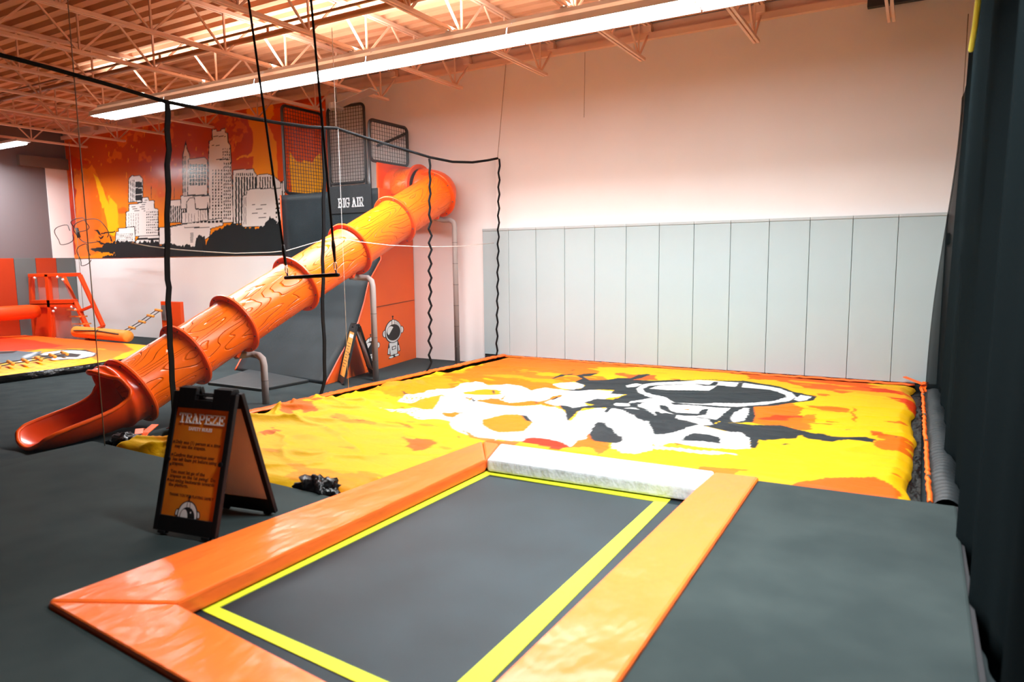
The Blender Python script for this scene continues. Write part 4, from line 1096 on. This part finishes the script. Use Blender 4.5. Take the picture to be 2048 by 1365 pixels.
# ceiling fan
fan = thing('ceiling_fan', tuple(on_y(668,212,-1.5)), 'big grey ceiling fan turning over the mesh guard panels', 'fan')
fc = on_y(672,213,-1.5)
obj('hub', MB().tube([(fc.x,fc.y,fc.z-.06),(fc.x,fc.y,fc.z+.06)], .14, 16), M['fan'], fan, smooth=False, bevel=.01)
obj('down_rod', MB().tube([(fc.x,fc.y,fc.z+.06),(fc.x,fc.y,5.80)], .025, 8), M['fan'], fan, smooth=True)
e1 = on_y(755,183,-.9)
e1 = on_z(748,182,fc.z)
for ang_pt in ((e1.x, e1.y, e1.z),(fc.x-.30,fc.y+.25,fc.z)):
    a = Vector((fc.x,fc.y,fc.z)); b = Vector((ang_pt[0],ang_pt[1],fc.z+.02)); d = (b-a).normalized()
    obj('blade', MB().bar(a+d*.12, b, .17, .02, up=(0,.25,1)), M['fan'], fan, bevel=.005)

# ================================================================== TRAPEZE
TY = -6.6
tl = on_y(570,556,TY); trr = on_y(678,550,TY); ul = on_y(497,0,TY); ur = on_y(622,0,TY)
tz = thing('trapeze', tuple((tl+trr)/2), 'black trapeze bar hanging on two long black ropes', 'trapeze')
obj('bar', MB().tube([tl,tl+(trr-tl)*.01,trr-(trr-tl)*.01,trr], .021, 14, rs=[.016,.021,.021,.016]), M['black'], tz, smooth=True)
for (p, top, s_) in ((tl+(trr-tl)*.05, ul, 0),(tl+(trr-tl)*.95, ur, 1)):
    d = (top-p).normalized(); zt_ = 5.18; full = p+d*((zt_-p.z)/d.z)
    r0 = p+d*.16
    obj('eye_bolt', MB().tube([p+Vector((0,0,.01)), p+Vector((0,0,.05))], .010, 8), M['chrome'], tz)
    pts = []
    for k in range(16):
        a = 2*PI*k/16; pts.append(p+d*(.09+.048*math.sin(a))+Vector((.018*math.cos(a),0,0)))
    obj('carabiner', MB().tube(pts, .006, 6, closed=True), M['chrome'], tz, smooth=True)
    rp_o = obj('rope', MB().tube([p+d*.135, full], .012, 8), M['blackcloth'], tz, smooth=True)
    obj('rope_wrap', MB().tube([p+d*.14,p+d*.24,p+d*.30,p+d*.36], .02, 8, rs=[.013,.017,.022,.015]), M['black'], rp_o, smooth=True)

# ================================================================== SIGNS
def text_mesh(s, size, align='LEFT'):
    cu = bpy.data.curves.new('t', 'FONT'); cu.body = s; cu.size = size; cu.align_x = align; cu.extrude = .0006
    cu.resolution_u = 2; cu.offset = size*.022; cu.space_character = 1.05
    o = bpy.data.objects.new('t', cu); COL.objects.link(o)
    dg = bpy.context.evaluated_depsgraph_get(); me = bpy.data.meshes.new_from_object(o.evaluated_get(dg))
    vs = [tuple(v.co) for v in me.vertices]; fs = [tuple(p.vertices) for p in me.polygons]
    bpy.data.objects.remove(o); bpy.data.curves.remove(cu); bpy.data.meshes.remove(me)
    return vs, fs
def a_frame(F0, F1, B1, H, zf, label, full):
    F0 = Vector((*F0, zf)); F1 = Vector((*F1, zf)); B1 = Vector((*B1, zf)); wv = (F1-F0); W_ = wv.length; wv.normalize()
    B0 = B1-wv*W_; ap = (F0+B0)/2; ap.z = zf+H
    t = thing('sandwich_board', tuple((F0+B1)/2), label, 'sign')
    def face(foot, name, outer):
        upv = (ap-foot); Hn = upv.length; upv.normalize()
        nv = wv.cross(upv).normalized()
        if (nv.y > 0) == outer and False: pass
        # outward normal points away from the other leg
        other = (B0 if outer else F0)
        if nv.dot(foot-other) < 0: nv = -nv
        fr = lambda a, b, h: tuple(foot+wv*a+upv*b+nv*h)
        mb = MB()
        sh = lambda x0,y0,x1,y1: [(x0,y0),(x1,y0),(x1,y1),(x0,y1)]
        b = .045; fb = .13; ft = .15
        mb.prism(sh(0,0.02,b,Hn-.03), 0, .035, f=fr); mb.prism(sh(W_-b,0.02,W_,Hn-.03), 0, .035, f=fr)
        mb.prism(sh(b,.02,W_-b,fb), 0, .035, f=fr); mb.prism(sh(b,Hn-ft,W_*.36,Hn-.0), 0, .035, f=fr); mb.prism(sh(W_*.64,Hn-ft,W_-b,Hn), 0, .035, f=fr)
        mb.prism(sh(W_*.36,Hn-ft,W_*.64,Hn-.085), 0, .035, f=fr); mb.prism(sh(W_*.36,Hn-.06,W_*.64,Hn-.045), 0.01, .03, f=fr)
        mb.prism(sh(.05,0,.12,.02), 0, .04, f=fr); mb.prism(sh(W_-.12,0,W_-.05,.02), 0, .04, f=fr)
        fo = obj(name, mb, M['black'], t, bevel=.004)
        ins = obj('sign_insert', MB().prism(sh(b-.005,fb-.005,W_-b+.005,Hn-ft+.005), .012, .022, f=fr), M['signorange' if full else 'signorange2'] if outer else M['whitepanel'], fo)
        for a in (.05, W_*.66): obj('hinge', MB().tube([fr(a,Hn-.005,-.01),fr(a+W_*.26,Hn-.005,-.01)], .018, 8), M['black'], fo)
        for a in (b, W_-b): obj('clip', MB().tube([fr(a,Hn*.5,.03),fr(a,Hn*.5,.042)], .018, 10), M['black'], fo)
        return fo, ins, fr, Hn, b, fb, ft
    fo, ins, fr, Hn, b, fb, ft = face(F0, 'front_panel', True)
    face(B0, 'back_panel', False)
    pass
    pw = W_-2*b; ph = Hn-ft-fb
    # lettering, placed in the insert (0..1, 0..1 from the bottom left)
    def P_(u, v, h): return fr(b+u*pw, fb+v*ph, .0222+h)
    if full:
        cw_ = pw*.103; tot = 7*cw_*1.22
        tot -= cw_*.22
        for mb in stroke_word('TRAPEZE', cw_, ph*.082, .0095, lambda a, b2, h: P_(.5+(a-tot/2)/pw, .865+b2/ph, h), .22)[0]:
            obj('letter', mb, M['white'], ins)
        lines = [('SAFETY RULES',.5,.795,.034,'CENTER','white'),
                 ('Only one (1) person at a time',.06,.665,.034,'LEFT','inkbrown'),('may use the trapeze.',.06,.625,.034,'LEFT','inkbrown'),
                 ('Confirm that previous user',.06,.545,.034,'LEFT','inkbrown'),('has left foam pit before using',.06,.505,.034,'LEFT','inkbrown'),('trapeze.',.06,.465,.034,'LEFT','inkbrown'),
                 ('You must let go of the',.06,.39,.034,'LEFT','inkbrown'),('trapeze on the 1st swing!  Do',.06,.35,.034,'LEFT','inkbrown'),
                 ('not swing backwards towards',.06,.31,.034,'LEFT','inkbrown'),('the platform.',.06,.27,.034,'LEFT','inkbrown'),
                 ('THANK YOU FOR',.10,.185,.026,'LEFT','inkbrown'),('PLAYING SAFELY',.94,.185,.026,'RIGHT','inkbrown')]
        for s_, u, v, sz, al, m_ in lines:
            V_, F_ = text_mesh(s_, sz, al); sx = .96
            mb = MB().add([P_(u+x*sx/pw, v+y/ph, z) for x, y, z in V_], F_)
            obj('text_line', mb, M[m_], ins)
        for v in (.668,.548,.455,.315):
            mb = MB().prism([(.022,v),(.045,v),(.045,v+.02),(.022,v+.02)], 0, .001, f=P_); obj('bullet', mb, M['ink'], ins)
        # astronaut head rising from the bottom edge
        def HF(u, v, h): return P_(.5+u, .0+v, h)
        def half(cx, cy, rx, ry, n=24):
            pts = [(cx+rx*math.cos(PI*k/n), cy+ry*math.sin(PI*k/n)) for k in range(n+1)]
            return [(x, max(y, .001)) for x, y in pts]+[(cx-rx*.98,.0),(cx+rx*.98,.0)][::1]
        mb = MB()
        hd = lambda cx, cy, rx, ry: [(cx+rx*math.cos(a), max(.002, cy+ry*math.sin(a))) for a in [PI*1.15-PI*1.3*k/26 for k in range(27)]]
        mb.prism(hd(-.19,.03,.05,.045), 0, .0008, 0, f=HF); mb.prism(hd(.19,.03,.05,.045), 0, .0008, 0, f=HF)
        mb.prism(hd(-.19,.03,.035,.035), 0, .001, 1, f=HF); mb.prism(hd(.19,.03,.035,.035), 0, .001, 1, f=HF)
        mb.prism(hd(0,.02,.195,.135), 0, .0014, 0, f=HF); mb.prism(hd(0,.02,.175,.125), 0, .0018, 1, f=HF)
        mb.prism([(-.03,.145),(-.035,.09),(.035,.09),(.03,.145)], 0, .002, 0, f=HF); mb.prism([(-.02,.143),(-.024,.09),(.024,.09),(.02,.143)], 0, .0022, 1, f=HF)
        mb.prism(hd(0,.0,.145,.098), 0, .0026, 0, f=HF); mb.prism(hd(-.06,.0,.07,.075), 0, .003, 1, f=HF); mb.prism([(.05,.045),(.07,.045),(.07,.06),(.05,.06)], 0, .003, 1, f=HF)
        mb.prism([(-.006,.155),(.006,.155),(.006,.185),(-.006,.185)], 0, .002, 0, f=HF); mb.prism([(-.016,.18),(.016,.18),(.016,.20),(-.016,.20)], 0, .002, 0, f=HF)
        obj('astronaut_print', mb, [M['ink'],M['white']], ins)
    else:
        for k in range(9):
            mb = MB().prism([(.12,.72-k*.065),(.75-.1*(k%3),.72-k*.065),(.75-.1*(k%3),.735-k*.065),(.12,.735-k*.065)], 0, .001, f=P_)
            obj('text_line', mb, M['inkbrown'], ins)
        obj('letter', MB().prism([(.15,.86),(.85,.86),(.85,.94),(.15,.94)], 0, .001, f=P_), M['white'], ins)
    return t
f0 = on_z(312,1063,0); f1 = on_z(436,1084,0); b1 = on_z(552,1032,0)
a_frame((f0.x,f0.y),(f1.x,f1.y),(b1.x,b1.y), 1.02, 0, 'black sandwich board with orange trapeze safety rules, standing by the trampoline', True)
f0 = on_z(678,763,FZ); f1 = on_z(690,772,FZ); b1 = on_z(751,755,FZ)
a_frame((f0.x,f0.y),(f1.x,f1.y),(b1.x,b1.y), 1.0, FZ, 'small distant sandwich board seen from the side, before the orange ramp board', False)

# ================================================================== FAR LEFT AREA
def paint_bag2():
    pz = FZ+.12
    def fx(p): q = on_z(*p, pz); return (q.x, q.y)
    x0, x1, y0, y1 = -15.3, -7.3, -6.6, -1.55; d = .035
    nx = int((x1-x0)/d); ny = int((y1-y0)/d)
    X, Y = np.meshgrid(np.linspace(x0,x1,nx+1), np.linspace(y0,y1,ny+1))
    sh = (Y-y0)/(y1-y0); X = X + 0.0
    Z = pz-.03+.06*fbm(X*.8, Y*1.6, 3, 6)
    e = np.clip(np.minimum(np.minimum((X-x0)/.2,(x1-X)/.2), np.minimum((Y-y0)/.2,(y1-Y)/.2)), 0, 1); Z = Z*e**.5+(FZ+.01)*(1-e**.5)
    dx = np.stack([X-CX, Y-CY, np.full(X.shape, pz-CZ)], -1)
    R = np.array(RT); U = np.array(UP); F = np.array(FW); dp = dx@F
    px = 1024+FPX*(dx@R)/dp; py = 682.5-FPX*(dx@U)/dp; s = .1905
    E_ = lambda z: [(a*s, 520+b*s) for a, b in z]
    c = np.zeros(X.shape+(3,)); c[:] = lin((252,176,0)); j = (fbm(X*2,Y*4,3,3)-.5)*8
    def fill(p, col, r=0): c[inpoly(px+j*r, py+j*r*.4, E_(p))] = lin(col)
    fill([(-900,700),(1000,700),(1400,940),(1200,1000),(1100,930),(700,940),(420,930),(300,960),(-900,1000)], (250,96,0), 1)
    fill([(-900,750),(350,840),(700,900),(380,930),(150,950),(-900,960)], (238,52,0), 1)
    fill([(880,930),(1330,960),(1250,1010),(1050,1060),(900,1000)], (250,120,0), 1)
    dd = np.hypot((X/.22) % 1-.5, (Y/.22) % 1-.5)
    c[(dd < .25) & inpoly(px, py, E_([(-900,1130),(860,1040),(860,1180),(-900,1300)]))] = lin((246,140,0))
    fill([(-900,960),(180,950),(370,965),(440,950),(420,1000),(300,1050),(180,1080),(-900,1120)], (92,110,120))
    fill([(-900,960),(100,955),(190,945),(130,975),(-900,1000)], (30,34,36))
    fill([(240,1020),(370,960),(400,965),(330,1020),(250,1040)], (190,200,205))
    fill([(370,1000),(500,960),(700,945),(900,945),(1020,980),(1000,1010),(860,1040),(640,1060),(480,1040)], (30,34,36))
    fill([(420,1000),(470,970),(620,955),(860,955),(1000,980),(960,1010),(800,1040),(620,1050),(540,1060),(560,1030),(820,1020),(860,990),(700,980),(520,1005)], (246,246,244))
    fill([(190,1078),(330,1050),(320,1080),(200,1092)], (240,240,238))
    return np.stack([X.ravel(),Y.ravel(),Z.ravel()],-1), nx+1, ny+1, c.reshape(-1,3)
v_, a1_, a2_, c_ = paint_bag2()
ab2 = thing('pit_airbag', (-11.4,-4,FZ), 'distant yellow and orange airbag at the far left under the beam', 'airbag')
attr_grid('cover', v_, a1_, a2_, c_, art_mat('printed_airbag_fabric_far', .55, (5,.2,.03), .3), None, ab2, True)
obj('skirt', MB().tube([(-7.25,-1.7,FZ+.05),(-7.28,-3.0,FZ+.07),(-7.22,-4.6,FZ+.06),(-7.3,-6.6,FZ+.05)], .08, 8), M['blackfilm'], ab2, smooth=True)

TYF = -1.45     # front frame plane of the climbing tower
s3 = .1905
def tp_(a, b, Y=TYF): return on_y(a*s3, 520+b*s3, Y)
tw = thing('climbing_tower', tuple(tp_(480,860)), 'orange steel climbing tower with steps and clear panels at far left', 'climbing frame')
def member(pts, wd=.09, nm='frame_member', Y=TYF, m='orange_dark', dp=.10):
    mb = MB()
    for a, b in zip(pts[:-1], pts[1:]): mb.bar(tp_(*a, Y), tp_(*b, Y), wd, dp, up=(0,1,0))
    return obj(nm, mb, M[m], tw, bevel=.01)
def quad(pts, nm, m, Y=TYF, th=.03):
    P4 = [tp_(a, b, Y) for a, b in pts]
    return obj(nm, MB().prism([(p.x,p.z) for p in P4], 0, th, f=lambda a, b, h: (a, Y+h, b)), M[m], tw, bevel=.006)
quad([(400,490),(548,500),(575,870),(355,862)], 'base_column', 'orange_dark', TYF, .5)
member([(330,165),(340,470),(365,860)], .16, 'post', -1.35)
member([(500,150),(530,500),(550,860)], .17, 'post')
member([(310,165),(835,155)], .10, 'top_rail')
member([(335,450),(800,440)], .14, 'platform_beam'); member([(335,480),(800,475)], .12, 'platform_beam')
member([(838,160),(1085,700)], .085, 'handrail'); member([(1085,700),(960,750)], .06, 'handrail'); member([(970,485),(850,535)], .06, 'handrail')
member([(665,170),(790,440)], .07, 'handrail', -1.25)
member([(790,445),(985,850)], .11, 'stringer'); member([(650,490),(810,830)], .08, 'stringer', -.75, 'wood_tan')
for k, y in enumerate((525,595,672,745,815)):
    x0_ = 680+k*40; a = tp_(x0_-10, y, -.75); b = tp_(x0_+155, y, TYF)
    obj('step', MB().bar(a, b, .20, .035), M['wood_tan'], tw)
quad([(360,180),(480,175),(495,430),(375,430)], 'clear_panel', 'acrylic', -1.40, .01)
quad([(530,175),(650,175),(775,430),(550,430)], 'clear_panel', 'acrylic', -1.40, .01)
quad([(550,500),(800,495),(960,830),(580,860)], 'clear_panel', 'acrylic', -1.40, .01)
member([(575,860),(960,845)], .05, 'bottom_rail')
for a, b in ((365,190),(605,180),(660,208),(582,507),(560,540),(752,495),(795,524),(585,830),(620,860),(930,803),(905,833)):
    q = tp_(a, b, -1.50); obj('bolt_cap', MB().sphere(q, .035, 5), M['white'], tw, smooth=True)
# big orange padded beam
bB = on_y(76,623,-1.6); bA = Vector((bB.x,-7.5,bB.z))
tag(obj('padded_beam', MB().tube([bA, bA+(bB-bA)*.97, bB], .2, 24, rs=[.2,.2,.17]), M['orange_dark'], smooth=True), 'thick round orange padded beam leading left from the climbing tower', 'beam')
# folded padded bundle on the floor
lg = thing('rope_bundle', tuple(on_y(205,690,-1.6)), 'tan orange padded log with ropes lying on floor right of tower', 'log')
lA = on_y(153,688,-1.6); lB = on_y(259,690,-1.6); lA.z = FZ+.29; lB.z = FZ+.27
obj('log', MB().tube([lA,lA+(lB-lA)*.02,lB-(lB-lA)*.02,lB], .15, 18, rs=[.12,.15,.15,.13]), M['wood_tan'], lg, smooth=True)
obj('lashing', MB().tube([lA+Vector((.2,-.15,.05)), (lA+lB)/2+Vector((0,-.13,.10)), lB+Vector((-.2,-.14,.06))], .014, 6), M['rope'], lg, smooth=True)
obj('lashing', MB().tube([(lA+lB)/2+Vector((0,-.155,-.08)), (lA+lB)/2+Vector((.02,-.13,.10)), (lA+lB)/2+Vector((.02,.02,.155))], .016, 6), M['rope'], lg, smooth=True)
# orange anchor post panel
P4 = [on_y(x, y, -.6) for x, y in ((322,603),(361,602),(361,668),(324,668))]
zb_ = FZ
ap_ = thing('anchor_post', ((P4[0].x+P4[1].x)/2,-.6,FZ), 'orange anchor post behind the slide where the rope ladder ends', 'post')
obj('post_panel', MB().box((P4[0].x,-.62,FZ),(P4[1].x,-.52,P4[0].z)), M['orange_dark'], ap_, bevel=.01)
obj('ring_plate', MB().box((P4[0].x+.08,-.66,P4[0].z-.5),(P4[0].x+.22,-.62,P4[0].z-.1)), M['suppband'], ap_, bevel=.005)
def ladder(label, rungs, Y0, Y1, flat=None):
    n = len(rungs)-1
    pts = [on_z(x, y, flat) if flat is not None else on_y(x, y, Y0+(Y1-Y0)*i/n) for i, (x, y) in enumerate(rungs)]
    t = thing('rope_ladder', tuple(pts[0]), label, 'rope ladder')
    hw = .20
    for s_ in (-1, 1):
        obj('side_rope', MB().tube([p+Vector((s_*hw*.8,-.05*s_,0)) for p in pts], .011, 6), M['rope'], t, smooth=True)
    for p in pts: obj('rung', MB().tube([p+Vector((-hw,.05,.005)), p+Vector((hw,-.05,-.005))], .035, 8), M['wood_tan'], t, smooth=True)
    return t
ladder('rope ladder sloping up to the orange anchor post', [(222,676),(244,666),(264,656),(284,644),(301,632),(317,621)], -1.3, -.75)
ladder('rope ladder lying across the distant airbag', [(-6,732),(21,726),(50,722),(77,718),(105,712),(129,707)], -4.6, -3.0, flat=.02)
